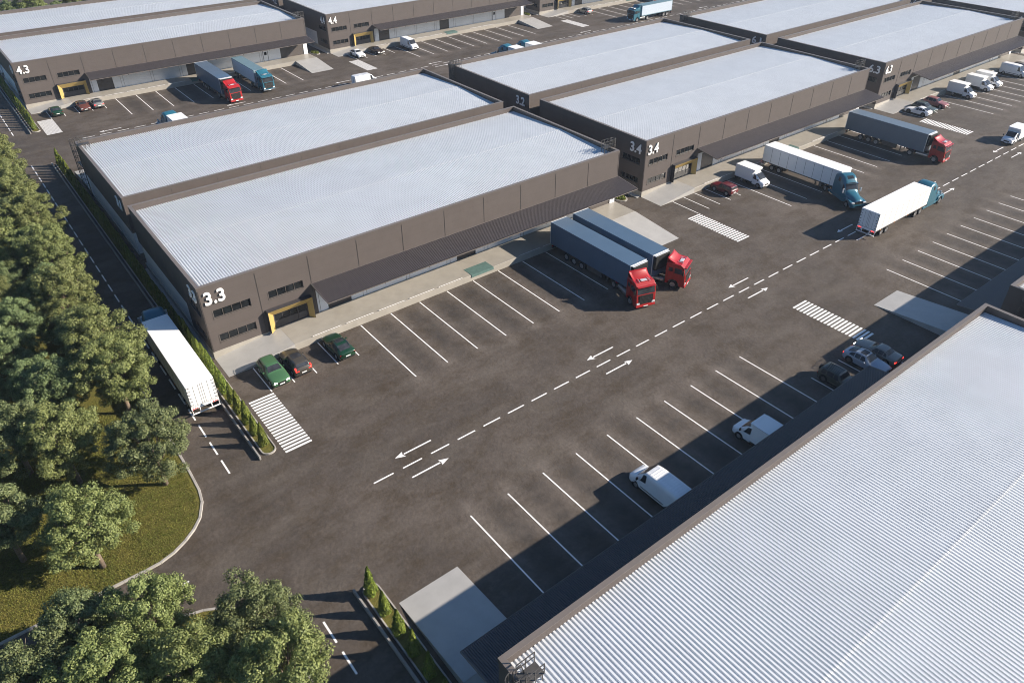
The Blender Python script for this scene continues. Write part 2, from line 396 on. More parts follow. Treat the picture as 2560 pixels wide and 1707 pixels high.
# ------------------------------------------------------------------ warehouses
L, W, H = 54.6, 22.2, 8.05
def text_mesh(txt, size):
    cu = bpy.data.curves.new('t', 'FONT'); cu.body = txt; cu.size = size; cu.extrude = 0.05; cu.offset = 0.02*size; cu.align_x = 'LEFT'
    cu.resolution_u = 6; cu.space_character = 1.0
    o = bpy.data.objects.new('t', cu); col.objects.link(o)
    dg = bpy.context.evaluated_depsgraph_get(); me = bpy.data.meshes.new_from_object(o.evaluated_get(dg))
    bpy.data.objects.remove(o)
    xs = [v.co.x for v in me.vertices]; ys = [v.co.y for v in me.vertices]
    for v in me.vertices: v.co.x -= min(xs); v.co.y -= min(ys)
    return me, max(xs)-min(xs), max(ys)-min(ys)
def number_sign(txt, parent, wall, a, z, wid, hgt):
    """wall: 'S' (reads along +x on y=0), 'W' (reads towards -y on x=0), 'E'"""
    me, w, h = text_mesh(txt, 1.6)
    for v in me.vertices: v.co.x *= wid/w; v.co.y *= hgt/h
    me.materials.clear(); me.materials.append(M['numwhite'])
    o = bpy.data.objects.new('number_sign', me); col.objects.link(o); o.parent = parent
    if wall == 'S': o.location = (a, -0.10, z); o.rotation_euler = (R(90), 0, 0)
    elif wall == 'W': o.location = (-0.10, a, z); o.rotation_euler = (R(90), 0, R(-90))
    elif wall == 'E': o.location = (L+0.10, a, z); o.rotation_euler = (R(90), 0, R(90))
    elif wall == 'N': o.location = (a, W+0.10, z); o.rotation_euler = (R(90), 0, R(180))
    o['label'] = 'white number %s on the wall' % txt
    return o

def ribs(mb, x0, x1, pitch, hgt, topf, yz):
    """trapezoid ribs running across the slope; yz = [(y,z),...] polyline"""
    xs = []
    n = int((x1-x0)/pitch); p = (x1-x0)/n; s = p*0.10
    for i in range(n):
        a = x0 + i*p
        xs += [(a, 0), (a + p*(1-topf)-2*s, 0), (a + p*(1-topf)-s, hgt), (a + p - s, hgt)]
    xs.append((x1, 0))
    vs = []; m = len(xs)
    for (y, z) in yz:
        vs += [(x, y, z+h) for x, h in xs]
    fs = [(r*m+i, r*m+i+1, (r+1)*m+i+1, (r+1)*m+i) for r in range(len(yz)-1) for i in range(m-1)]
    mb.add(vs, fs)

WIN_S = [(0.92, 4.58, 4.35, 5.22), (6.40, 10.06, 4.35, 5.22), (0.94, 4.60, 1.60, 2.46)]
WIN_W = [(0.88, 4.22, 4.42, 5.30), (0.95, 4.22, 1.72, 2.50)]
DOOR = (6.50, 10.03, 0.77, 2.46)
def make_warehouse():
    root = empty('warehouse', (0, 0, 0))
    th = 0.28; zb = 3.55
    w = MB()
    # upper grey walls
    grid_wall(w, 'x', 0, L, zb, H-0.03, 0, th, WIN_S[:2])
    w.box(0, L, W-th, W, zb, H-0.03)
    grid_wall(w, 'y', th, W-th, zb, H-0.03, 0, th, WIN_W[:1])
    w.box(L-th, L, th, W-th, zb, H-0.03)
    # office corner down to the plinth
    grid_wall(w, 'x', 0, 11.2, 0.77, zb, 0, th, [WIN_S[2], DOOR])
    grid_wall(w, 'y', th, 5.75, 0.77, zb, 0, th, [WIN_W[1]])
    w.cur = 1
    for k in range(1, 10):                                   # panel joints
        x = 5.46*k
        z0 = 0.78 if x < 11 else (4.55 if x > 10.9 else zb)
        w.box(x-0.035, x+0.03, -0.006, 0.05, z0, H-0.34)
        w.box(x-0.035, x+0.03, W-0.05, W+0.006, zb, H-0.34)
    for k in range(1, 4):
        w.box(-0.006, 0.05, 5.55*k-.03, 5.55*k+.03, zb+.02, H-.34); w.box(L-0.05, L+0.006, 5.55*k-.03, 5.55*k+.03, zb+.02, H-.34)
    w.cur = 0
    for k in range(0, 11):                                   # raised strip beside each joint
        x = min(max(5.46*k, 0.04), L-0.16)
        z0 = 0.78 if x < 10.8 else 4.6
        w.box(x+0.032, x+0.13, -0.03, 0.05, z0, H-0.34)
    w.box(-0.04, L+0.04, -0.035, 0.02, H-0.34, H-0.04)       # trim under the coping, front
    w.build('wall', [M['taupe'], M['joint']], root)
    lw = MB(); r = 0.14
    D2 = [(12.38, 15.12, 0.77, 3.3), (28.83, 31.53, 0.77, 3.3), (48.35, 53.6, 0.77, 3.45)]
    grid_wall(lw, 'x', 11.2, L-r, 0.77, zb, r, r+.2, D2)
    lw.box(11.3, L-.3, r+.05, th-.01, zb, zb+.02)
    lw.box(r, r+.2, 5.75, W-r, 0.77, zb)
    lw.box(r+.2, L-r, W-r-.2, W-r, 0.77, zb)
    lw.box(L-r-.2, L-r, r+.2, W-r-.2, 0.77, zb)
    jl = lw; lw.cur = 1
    for k in range(2, 10):
        for dx in (0, 0.45):
            x = 5.46*k + 0.1 + dx
            if any(d[0]-.1 < x < d[1]+.1 for d in D2): continue
            jl.box(x, x+0.035, r-0.012, r+.02, 0.78, zb-.02)
    lw.build('lower_wall', [M['white_panel'], M['coping']], root)
    for d in D2:
        s = MB(); s.box(d[0], d[1], r+.10, r+.16, d[2], d[3])
        for q in range(int((d[3]-d[2])/0.25)): s.box(d[0], d[1], r+.085, r+.11, d[2]+.25*q+.02, d[2]+.25*q+.05)
        s.build('shutter_door', M['shutter'], root)
    sd = MB(); sd.box(44.6, 45.55, r-.03, r+.03, .78, 2.85); d_ = sd.build('side_door', M['white_panel'], root)
    sp = MB(); sp.box(44.8, 45.35, r-.036, r, 2.0, 2.6); sp.build('pane', M['glass'], d_)
    fr = MB(); fr.box(44.52, 44.6, r-.05, r+.02, .78, 2.93); fr.box(45.55, 45.63, r-.05, r+.02, .78, 2.93); fr.box(44.6, 45.55, r-.05, r+.02, 2.85, 2.93)
    fr.build('frame', M['frame'], d_)
    pl = MB()                                                # concrete plinth
    pl.box(-0.03, L+0.03, -0.03, th, 0.002, 0.77); pl.box(-0.03, th, th, W+.03, 0.002, 0.77)
    pl.box(L-th, L+0.03, th, W+.03, 0.002, 0.77); pl.box(th, L-th, W-th, W+.03, 0.002, 0.77)
    pl.build('plinth', M['concrete'], root)
    pv = MB(); pv.box(-.75, -.04, 0.15, W-.2, 0.003, 0.12); pv.build('side_paving', M['ramp'], root)
    cp = MB(); e = 0.035
    cp.box(-e, L+e, -e, th+e, H-.03, H); cp.box(-e, L+e, W-th-e, W+e, H-.03, H)
    cp.box(-e, th+e, th+e, W-th-e, H-.03, H); cp.box(L-th-e, L+e, th+e, W-th-e, H-.03, H)
    cp.build('coping', M['coping'], root)
    rf = MB(); ze, zr = 7.32, 7.66
    ribs(rf, th+.001, L-th-.001, 0.265, 0.086, 0.44, [(th+.001, ze), (W/2, zr), (W-th-.001, ze)])
    ro = rf.build('roof', M['roof'], root)
    rc = MB(); n = int((L-2*th)/.265); p = (L-2*th)/n
    for i in range(n): rc.prism([(W/2-.11, zr+.02), (W/2-.10, zr+.085), (W/2, zr+.10), (W/2+.10, zr+.085), (W/2+.11, zr+.02)], th+i*p+p*.45, th+i*p+p*1.02, 'x')
    rc.box(th, L-th, W/2-.02, W/2+.02, zr+.02, zr+.06)
    rc.build('ridge_cap', M['ridge'], ro)
    # canopy over the dock
    cn = MB(); x0 = 10.9
    ribs(cn, x0, L, 0.146, 0.06, 0.5, [(-0.005, 4.46), (-3.66, 3.98)][::-1])
    ribs(cn, x0, L, 0.146, 0.0, 0.5, [(-3.66, 3.93), (-0.005, 4.41)])
    cno = cn.build('canopy', M['canopy'], root)
    ct = MB(); ct.prism([(-.02, 4.36), (-.02, 4.50), (-3.70, 4.02), (-3.70, 3.88)], x0-.06, x0-.001, 'x')
    ct.prism([(-.02, 4.36), (-.02, 4.50), (-3.70, 4.02), (-3.70, 3.88)], L+.001, L+.06, 'x')
    ct.box(x0-.05, L+.05, -3.74, -3.705, 3.9, 3.99); ct.box(x0, L, -.06, -.03, 4.47, 4.53)
    ct.build('trim', M['coping'], cno)
    for k in range(2, 10):
        bl = MB(); bl.cyl((5.46*k+1.0, -3.62, 3.78), 0.06, 0.12, 'z', 8); bl.build('canopy_lamp', M['black'], cno)
    # dock platform, pedestrian ramp, vehicle ramp
    dp = MB(); dp.box(6.8, L, -3.66, -0.031, 0.003, 0.77); dp.build('dock_platform', M['concrete'], root, bevel=0.015, seg=1)
    pr = MB(); pr.prism([(0, 0.004), (6.8, 0.004), (6.8, 0.77)], -3.66, -0.031, 'y'); pr.build('walkway_ramp', M['ramp'], root)
    vr = MB(); vr.prism([(-11.35, 0.004), (-3.661, 0.004), (-3.661, 0.77)], L-4.8, L, 'x'); vr.build('vehicle_ramp', M['ramp'], root)
    for k in range(9):
        xa = 8.75 + 4.05*k*0.93; xb = xa + 3.15
        if xa > L-6: break
        if xb > 28.0 and xa < 31.5: continue
        er = MB(); er.tube([(xa, -3.60, .79), (xa, -3.60, .86), (xb, -3.60, .86), (xb, -3.60, .79)], 0.022, 5)
        er.build('edge_rail', M['numwhite'], root)
    dl = MB(); dl.prism([(-2.1, .774), (-2.1, .785), (-3.72, .80), (-3.72, .55), (-3.67, .55), (-3.67, .774)], 28.2, 31.3, 'x')
    dl.box(28.2, 31.3, -3.76, -3.725, .50, .60)
    dlo = dl.build('dock_leveler', M['teal'], root)
    # entrance portal with glazed door
    po = MB(); a0, a1, zt = 5.78, 10.52, 3.30
    pf = -0.62
    def quadbox(p): po.add(p, [(0,1,2,3),(7,6,5,4),(0,4,5,1),(1,5,6,2),(2,6,7,3),(3,7,4,0)])
    zi = 2.50; i0, i1 = 6.42, 10.10
    quadbox([(a0,pf,.78),(i0,-.03,.78),(i0,-.03,zi),(a0,pf,zt), (a0,-.02,.78),(i0-.05,-.01,.78),(i0-.05,-.01,zi+.05),(a0,-.02,zt)])
    quadbox([(i1,-.03,.78),(a1,pf,.78),(a1,pf,zt),(i1,-.03,zi), (i1+.05,-.01,.78),(a1,-.02,.78),(a1,-.02,zt),(i1+.05,-.01,zi+.05)])
    quadbox([(a0,pf,zt),(i0,-.03,zi),(i1,-.03,zi),(a1,pf,zt), (a0,-.02,zt),(i0-.05,-.01,zi+.05),(i1+.05,-.01,zi+.05),(a1,-.02,zt)])
    poo = po.build('entrance_portal', M['yellow'], root)
    ps = MB(); ps.box(a0-.03, a0-.002, pf, 0, .78, zt+.02); ps.box(a1+.002, a1+.03, pf, 0, .78, zt+.02); ps.box(a0-.03, a1+.03, pf, 0, zt+.004, zt+.03)
    ps.build('side_panel', M['doordark'], poo)
    gd = MB(); gd.box(DOOR[0]+.04, DOOR[1]-.04, .12, .16, 1.62, 2.42); gdo = gd.build('glazed_door', M['glass'], root)
    dk = MB(); dk.box(DOOR[0], DOOR[1], .10, .17, .78, 1.60)
    for x in (6.50, 7.35, 8.2, 9.02, 9.96): dk.box(x, x+.07, .08, .17, 1.60, 2.46)
    dk.box(6.5, 10.03, .08, .17, 2.40, 2.46); dk.box(6.5, 10.03, .07, .17, 1.58, 1.65); dk.box(9.0, 9.05, .06, .1, .78, 1.6)
    dk.build('frame', M['doordark'], gdo)
    # ribbon windows
    def window(h, axis):
        pn = MB(); f = MB(); a0, a1, z0, z1 = h
        bx = (lambda q, *a: q.box(a[0], a[1], a[4], a[5], a[2], a[3])) if axis == 'S' else (lambda q, *a: q.box(a[4], a[5], a[0], a[1], a[2], a[3]))
        bx(pn, a0+.03, a1-.03, z0+.03, z1-.03, .14, .16)
        t = .04
        bx(f, a0, a1, z0, z0+t, .04, .18); bx(f, a0, a1, z1-t, z1, .08, .18)
        for k in range(5):
            a = a0 + (a1-a0-t)*k/4; bx(f, a, a+t, z0+t, z1-t, .08, .18)
        bx(f, a0-.05, a1+.05, z0-.05, z0, -.06, .06)
        bx(f, a0-.06, a0-.001, z0, z1+.02, -.03, .03) if axis == 'S' else None
        fo = f.build('window', M['frame'], root); pn.build('pane', M['glass'], fo)
    for h in WIN_S: window(h, 'S')
    for h in WIN_W: window(h, 'W')
    # caged ladder on the east wall near the front corner
    ld = MB(); x = L+.22; yc = 1.75
    for y in (yc-.25, yc+.25): ld.tube([(x, y, 0.9), (x, y, 9.0), (x-.5, y, 9.1), (x-.75, y, 8.1)], .035, 5)
    z = 1.1
    while z < 8.9: ld.tube([(x, yc-.25, z), (x, yc+.25, z)], .018, 4); z += .3
    for z in (2.2, 4.2, 6.2, 7.6):
        for y in (yc-.25, yc+.25): ld.tube([(x, y, z), (L-.02, y, z)], .02, 4)
    lo = ld.build('ladder', M['steel'], root)
    cg = MB(); arc = lambda zz: [(x+.02+.62*math.sin(math.pi*k/8), yc-.33*math.cos(math.pi*k/8), zz) for k in range(9)]
    z = 2.6
    while z < 9.05: cg.tube(arc(z), .03, 4); z += .8
    for k in range(1, 8, 1):
        p = arc(0)[k]; cg.tube([(p[0], p[1], 2.6), (p[0], p[1], 9.0)], .022, 4)
    cg.build('cage', M['steel'], lo)
    pfm = MB(); pfm.box(L-1.35, L-.1, yc-.4, yc+.4, H+.06, H+.09)
    for y in (yc-.4, yc+.4):
        for xx in (L-1.3, L-.7, L-.1): pfm.tube([(xx, y, H+.08), (xx, y, H+.95)], .032, 4)
        for zz in (.55, .95): pfm.tube([(L-1.3, y, H+zz), (L-.1, y, H+zz)], .032, 4)
    for xx in (L-1.28, L-.8): pfm.tube([(xx, yc-.3, 7.4), (xx, yc-.3, H+.07)], .03, 4); pfm.tube([(xx, yc+.3, 7.4), (xx, yc+.3, H+.07)], .03, 4)
    pfm.build('roof_platform', M['steel'], root)
    return root
proto = make_warehouse()
BLD = [ # x, y, turned, label, signs
 (0, 0, False, 'large taupe warehouse numbered 3.3 with a yellow entrance, nearest dock across the yard', '3.3'),
 (59.62, 0, False, 'taupe warehouse numbered 3.4 right of 3.3, yellow entrance at its corner', '3.4'),
 (119.3, 0, False, 'pale hazy warehouse numbered 6.3 at the right, beyond 3.4', '6.3'),
 (0, 24.75, True, 'warehouse numbered 3.1 directly behind 3.3, tall caged ladder at its far left corner', '3.1'),
 (59.62, 24.75, True, 'warehouse numbered 3.2 directly behind 3.4', '3.2'),
 (119.3, 24.75, True, 'warehouse numbered 6.1 behind 6.3, dark blue end wall', '6.1'),
 (178.9, 24.75, True, 'warehouse roof numbered 6.2 in the top right corner', '6.2'),
 (178.9, 0, False, 'farthest right warehouse beyond 6.3, only roof edge and dark end wall in view', '6.4'),
 (0, 93.85, False, 'taupe warehouse numbered 4.3 at the upper left with two trucks at its dock', '4.3'),
 (59.62, 93.85, False, 'taupe warehouse numbered 4.4 at the top with a white van at its dock', '4.4'),
 (119.3, 93.85, False, 'warehouse at the top edge right of 4.4, mostly out of the picture', ''),
 (0, 118.7, True, 'warehouse behind 4.3 in the top left corner, only its roof in view', '4.1'),
 (59.62, 118.7, True, 'warehouse numbered 4.2 behind 4.4 at the top edge', '4.2'),
 (0, -46.1-W, True, 'huge warehouse roof filling the bottom right foreground', ''),
 (59.62, -46.1-W, True, 'warehouse cut by the right edge, beyond the foreground roof', '')]
for i, (x, y, turned, label, num) in enumerate(BLD):
    b = proto if i == 0 else copy_tree(proto)
    BLD[i] = (b, x, y, turned, label, num)
for (b, x, y, turned, label, num) in BLD:
    tag(b, label, 'warehouse', 'warehouses of the logistics park')
    if turned: b.location = (x+L, y+W, 0); b.rotation_euler = (0, 0, math.pi)
    else: b.location = (x, y, 0)
    if num and not turned:
        number_sign(num, b, 'S', 0.42, 6.02, 1.95, 1.38); number_sign(num, b, 'W', 2.75, 5.98, 2.05, 1.35)
    if num and turned: number_sign(num, b, 'E', W-3.1, 6.0, 2.1, 1.35)
# planters between the buildings
def planter(x, y, label):
    t = empty('planter_bed', (x, y, 0), 0, label, 'planter')
    k = MB(); n = 14; P_ = [(1.0*math.cos(6.283*i/n), 1.7*math.sin(6.283*i/n)) for i in range(n)]
    k.prism(P_, 0.002, .14, 'z'); k.build('kerb', M['kerb'], t)
    s = MB(); s.prism([(a*.85, b*.88) for a, b in P_], .05, .16, 'z'); s.build('soil', M['lawn'], t)
    q = MB(); r_ = random.Random(int(x))
    for _ in range(700):
        a = r_.uniform(0, 6.28); rr = math.sqrt(r_.random()); px, py = .75*rr*math.cos(a), 1.35*rr*math.sin(a); z = .16 + r_.random()*.5*(1-rr*.6)
        leaf(q, (px, py, z), .12, r_)
    q.build('shrub', M['thuja'], t)
def leaf(mb, p, s, r_):
    n = Vector((r_.gauss(0, 1), r_.gauss(0, 1), r_.gauss(0.4, 1))).normalized(); a = n.orthogonal().normalized(); b = n.cross(a)
    t = r_.uniform(0, 6.28); u = a*math.cos(t)+b*math.sin(t); v = n.cross(u); p = Vector(p); s *= r_.uniform(.7, 1.3)
    mb.add([p-u*s, p+v*s*.55, p+u*s, p-v*s*.55], [(0, 1, 2, 3)])
planter(57.0, 2.0, 'small kerbed shrub bed in the gap between buildings 3.3 and 3.4')
planter(57.0, 96.2, 'leafy kerbed bed at the left corner of 4.4, beside the far ramp')
planter(116.7, 96.2, 'tiny kerbed shrub bed at the top, right of building 4.4')

# ------------------------------------------------------------------ vehicles
def CR(p0, p1, p2, p3, t):
    return tuple(0.5*((2*b)+(-a+c)*t+(2*a-5*b+4*c-d)*t*t+(-a+3*b-3*c+d)*t**3) for a, b, c, d in zip(p0, p1, p2, p3))
class Hull:
    """body as a lofted surface. stations: (y, zsill, zbelt, ztop, halfw, halfw_top); nose at -y"""
    def __init__(s, st, dome=.045):
        s.rings = []
        for (y, zs, zb, zt, w, wt) in st:
            s.rings.append([(w*.90, y, zs), (w, y, zs+.12), (w*1.0, y, (zs+zb)/2+.08), (w*.975, y, zb), (wt, y, zt-dome), (wt*.6, y, zt-dome*.12), (0, y, zt+.012)])
    def ring(s, u):
        i = min(int(u), len(s.rings)-2); t = u-i; g = lambda k: s.rings[max(0, min(len(s.rings)-1, k))]
        return [CR(g(i-1)[j], g(i)[j], g(i+1)[j], g(i+2)[j], t) for j in range(7)]
    def pt(s, u, v):
        """v in 0..6 right side (+x), 6..12 left"""
        if v > 6: p = s.pt(u, 12-v); return (-p[0], p[1], p[2])
        r = s.ring(u); i = min(int(v), 5); t = v-i
        g = lambda k: r[k] if 0 <= k <= 6 else (r[0] if k < 0 else (-r[12-k][0], r[12-k][1], r[12-k][2]))
        return CR(g(i-1), g(i), g(i+1), g(i+2), t)
    def body(s, mb, nu=3, nv=2):
        U = (len(s.rings)-1)*nu; V = 12*nv
        vs = [s.pt(i/nu, j/nv) for i in range(U+1) for j in range(V+1)]
        fs = [(i*(V+1)+j, i*(V+1)+j+1, (i+1)*(V+1)+j+1, (i+1)*(V+1)+j) for i in range(U) for j in range(V)]
        fs += [tuple(range(V, -1, -1)), tuple(U*(V+1)+j for j in range(V+1))]
        return mb.add(vs, fs)
    def patch(s, mb, u0, u1, v0, v1, off=.012, n=4, u0b=None, u1b=None):
        """u0,u1 at v0 ; u0b,u1b at v1"""
        u0b = u0 if u0b is None else u0b; u1b = u1 if u1b is None else u1b
        vs = []
        for i in range(n+1):
            for j in range(n+1):
                v = v0+(v1-v0)*j/n; a = u0+(u0b-u0)*j/n; b = u1+(u1b-u1)*j/n; u = a+(b-a)*i/n
                p = Vector(s.pt(u, v)); e = .02
                du = Vector(s.pt(min(u+e, len(s.rings)-1), v)) - Vector(s.pt(max(u-e, 0), v)); dv = Vector(s.pt(u, v+e)) - Vector(s.pt(u, max(v-e, 0)))
                nn = du.cross(dv); c = Vector((p.x, p.y, .0)) if 0 else None
                nn = nn.normalized() if nn.length > 1e-9 else Vector((0, 0, 1))
                if nn.dot(Vector((p.x, 0, p.z-.6))) < 0: nn = -nn
                vs.append(p+nn*off)
        return mb.add(vs, [(i*(n+1)+j, i*(n+1)+j+1, (i+1)*(n+1)+j+1, (i+1)*(n+1)+j) for i in range(n) for j in range(n)])
def wheel(parent, x, y, r, wd, side, T=None, rim='rim'):
    m = MB(T); x0 = x if side > 0 else x
    m.cyl((x-wd if side > 0 else x, y, r), r, wd, 'x', 20); o = m.build('wheel', M['tyre'], parent, bevel=.03, seg=1)
    q = MB(T); f = x+.004 if side > 0 else x-.012
    q.cyl((f, y, r), r*.62, .008, 'x', 16)
    for k in range(5):
        a = 2*math.pi*k/5; c, s_ = math.cos(a), math.sin(a); rr = r*.6; wq = r*.09
        fx = x+.013 if side > 0 else x-.021
        q.add([(fx+d, y+c*rr*e-s_*wq*g2, r+s_*rr*e+c*wq*g2) for d in (0, .008) for e, g2 in ((.15, -1), (1, -1), (1, 1), (.15, 1))],
              [(0,1,2,3),(7,6,5,4),(0,4,5,1),(1,5,6,2),(2,6,7,3),(3,7,4,0)])
    q.build('rim', M[rim], o)
    return o
def arch(mb, x, y, r, side):
    mb.cyl((x-.05 if side > 0 else x-.012, y, r*.98), r*1.2, .062, 'x', 20)
CAR = { # stations and layout ; y from nose (-) to tail (+), centre 0
 'suv': dict(st=[(-2.05,.30,.55,.66,.66,.55),(-1.98,.20,.62,.74,.82,.66),(-1.6,.18,.74,.86,.90,.74),(-1.0,.18,.82,.94,.91,.76),(-.72,.18,.86,1.0,.91,.76),(-.15,.18,.88,1.40,.91,.63),(.35,.18,.89,1.47,.91,.65),(1.1,.18,.90,1.46,.91,.64),(1.6,.18,.92,1.38,.90,.62),(1.93,.22,.92,1.02,.87,.68),(2.05,.32,.80,.92,.76,.62)],
   ws=(4.15,4.95,4.3,7.7), rg=(8.15,8.85), wb=1.27, r=.34, side=((4.75,5.95),(6.05,7.0),(7.1,8.1)), w=.91),
 'coupe': dict(st=[(-2.15,.28,.50,.60,.66,.55),(-2.05,.18,.58,.70,.84,.66),(-1.6,.17,.70,.82,.90,.74),(-.95,.17,.78,.89,.91,.76),(-.68,.17,.80,.93,.91,.76),(-.05,.17,.82,1.29,.91,.60),(.35,.17,.84,1.36,.91,.62),(.9,.17,.86,1.31,.91,.60),(1.5,.17,.90,1.14,.90,.62),(1.95,.20,.88,1.0,.86,.66),(2.12,.32,.78,.90,.76,.62)],
   ws=(4.15,4.95,4.3,7.7), rg=(7.25,8.5), wb=1.30, r=.35, side=((4.75,5.95),(6.05,7.0),(7.1,8.0)), w=.91),
 'sedan': dict(st=[(-2.2,.28,.48,.58,.66,.55),(-2.1,.18,.56,.68,.82,.66),(-1.6,.17,.68,.79,.87,.72),(-1.0,.17,.75,.86,.88,.74),(-.75,.17,.78,.90,.88,.74),(-.1,.17,.80,1.22,.88,.58),(.3,.17,.82,1.28,.88,.60),(.8,.17,.83,1.25,.88,.58),(1.35,.17,.85,.99,.87,.64),(1.95,.20,.82,.95,.84,.68),(2.15,.32,.72,.84,.74,.62)],
   ws=(4.15,4.95,4.3,7.7), rg=(7.15,7.9), wb=1.30, r=.33, side=((4.75,5.95),(6.05,7.0),(7.1,7.7)), w=.88),
 'boxy': dict(st=[(-1.85,.34,.62,.74,.72,.66),(-1.80,.28,.70,.86,.80,.72),(-1.4,.25,.78,.93,.82,.74),(-.85,.25,.80,.96,.82,.74),(-.62,.25,.82,1.0,.82,.72),(-.22,.25,.84,1.38,.82,.66),(.2,.25,.84,1.43,.82,.67),(.9,.25,.84,1.42,.82,.67),(1.55,.25,.84,1.36,.82,.66),(1.75,.28,.82,.98,.80,.68),(1.82,.36,.74,.88,.74,.62)],
   ws=(4.15,4.9,4.3,7.7), rg=(8.15,8.8), wb=1.06, r=.35, side=((4.8,5.95),(6.05,7.0),(7.1,7.95)), w=.82),
}
def car(kind, paint, loc, nose, label, group=None, tail='tail', head='headlamp', roofglass=False, rails=False, rim='rim', darkroof=None, spare=False, width=1.0):
    """nose: -1 nose points to -y, +1 to +y"""
    C = CAR[kind]; t = empty('parked_car', (loc[0], loc[1], 0), 0 if nose < 0 else math.pi, label, 'car', group)
    t.scale = (width, 1, 1) if width != 1.0 else (1, 1, 1)
    h = Hull(C['st']); w = C['w']; pm = P[paint]
    b = MB(); h.body(b); b.build('body', pm, t, smooth=True)
    u = MB(); u.box(-w*.86, w*.86, -1.75, 1.75, .14, .34)
    for s_ in (1, -1):
        for y in (-C['wb'], C['wb']): arch(u, s_*(w-.005), y, C['r'], s_)
        u.box(s_*w*.99-.03, s_*w*.99+.02, -C['wb']+.4, C['wb']-.4, .17, .26)
    u.build('underbody', M['black'], t)
    g = MB(); h.patch(g, C['ws'][0], C['ws'][1], C['ws'][2], 12-C['ws'][2], .012, 8, None, None); g.build('windscreen', M['carglass'], t, smooth=True)
    g = MB(); h.patch(g, C['rg'][0], C['rg'][1], 4.25, 12-4.25, .012, 8); g.build('rear_window', M['carglass'], t, smooth=True)
    for s_ in (0, 1):
        for (a, c_) in C['side']:
            g = MB(); v0, v1 = (3.12, 3.88) if s_ == 0 else (12-3.12, 12-3.88)
            sh0 = .32 if a < 4.9 else 0; sh1 = .3 if c_ > 7.3 else 0
            h.patch(g, a-.2*bool(sh0), c_, v0, v1, .010, 4, a+sh0, c_-sh1); g.build('side_window', M['carglass'], t, smooth=True)
    if roofglass:
        g = MB(); h.patch(g, 5.2, 6.6, 4.75, 12-4.75, .010, 4); g.build('sunroof', M['carglass'], t, smooth=True)
    if darkroof:
        g = MB(); h.patch(g, 5.15, 7.9, 4.3, 12-4.3, .008, 8); g.build('roof_panel', P[darkroof], t, smooth=True)
    if rails:
        for s_ in (1, -1):
            g = MB(); p = [h.pt(5+.28*k, 4.15) for k in range(11)]; g.tube([(s_*q[0], q[1], q[2]+.05) for q in p], .02, 5); g.build('roof_rail', M['chrome'], t)
    y0 = C['st'][0][0]; y1 = C['st'][-1][0]; zn = C['st'][1][3]; zt_ = C['st'][-2][2]
    for s_ in (1, -1):
        q = MB(); x0_, x1_ = sorted((s_*.42, s_*.74)); q.box(x0_, x1_, y0-.0, y0+.16, zn-.20, zn-.06); q.build('headlight', M[head], t, bevel=.02)
        q = MB(); x0_, x1_ = sorted((s_*.46, s_*.80)); q.box(x0_, x1_, y1-.14, y1+.0, zt_-.18, zt_-.04)
        if tail == 'tall': q.box(*sorted((s_*.70, s_*.80)), y1-.26, y1-.04, zt_-.05, zt_+.22)
        q.build('taillight', M['tail_on' if tail in ('tail_on', 'tall') else 'tail'], t, bevel=.02)
        q = MB(); p = h.pt(4.75, 3.1); q.box(*sorted((s_*(w+.01), s_*(w+.18))), p[1]-.06, p[1]+.06, p[2]-.02, p[2]+.12); q.build('mirror', pm, t, bevel=.03)
        for y in (-C['wb'], C['wb']): wheel(t, s_*(w+.012), y, C['r'], .22, s_, rim=rim)
    q = MB(); q.box(-.40, .40, y0-.02, y0+.12, .36, zn-.12)
    q.build('grille', M['black'], t, bevel=.02)
    q = MB(); q.box(-.24, .24, y0-.035, y0-.025, .36, .47); q.build('number_plate', M['plate'], t)
    q = MB(); q.box(-.24, .24, y1+.004, y1+.014, .50, .61); q.build('number_plate', M['plate'], t)
    q = MB(); q.box(-.68, .68, y1-.12, y1+.03, .26, .42); q.box(-.66, .66, y0-.03, y0+.1, .20, .32); q.build('bumper', M['chrome'] if kind == 'boxy' and not spare else M['black'], t, bevel=.03)
    if spare:
        q = MB(); q.cyl((0.1, y1+.03, .78), .33, .2, 'y', 20); q.build('spare_wheel', M['tyre'], t, bevel=.04)
        q = MB()
        for k in range(6): q.box(-.5+.18*k, -.46+.18*k, -.1, 1.3, 1.415, 1.445)
        q.build('roof_rib', M['black'], t)
    return t
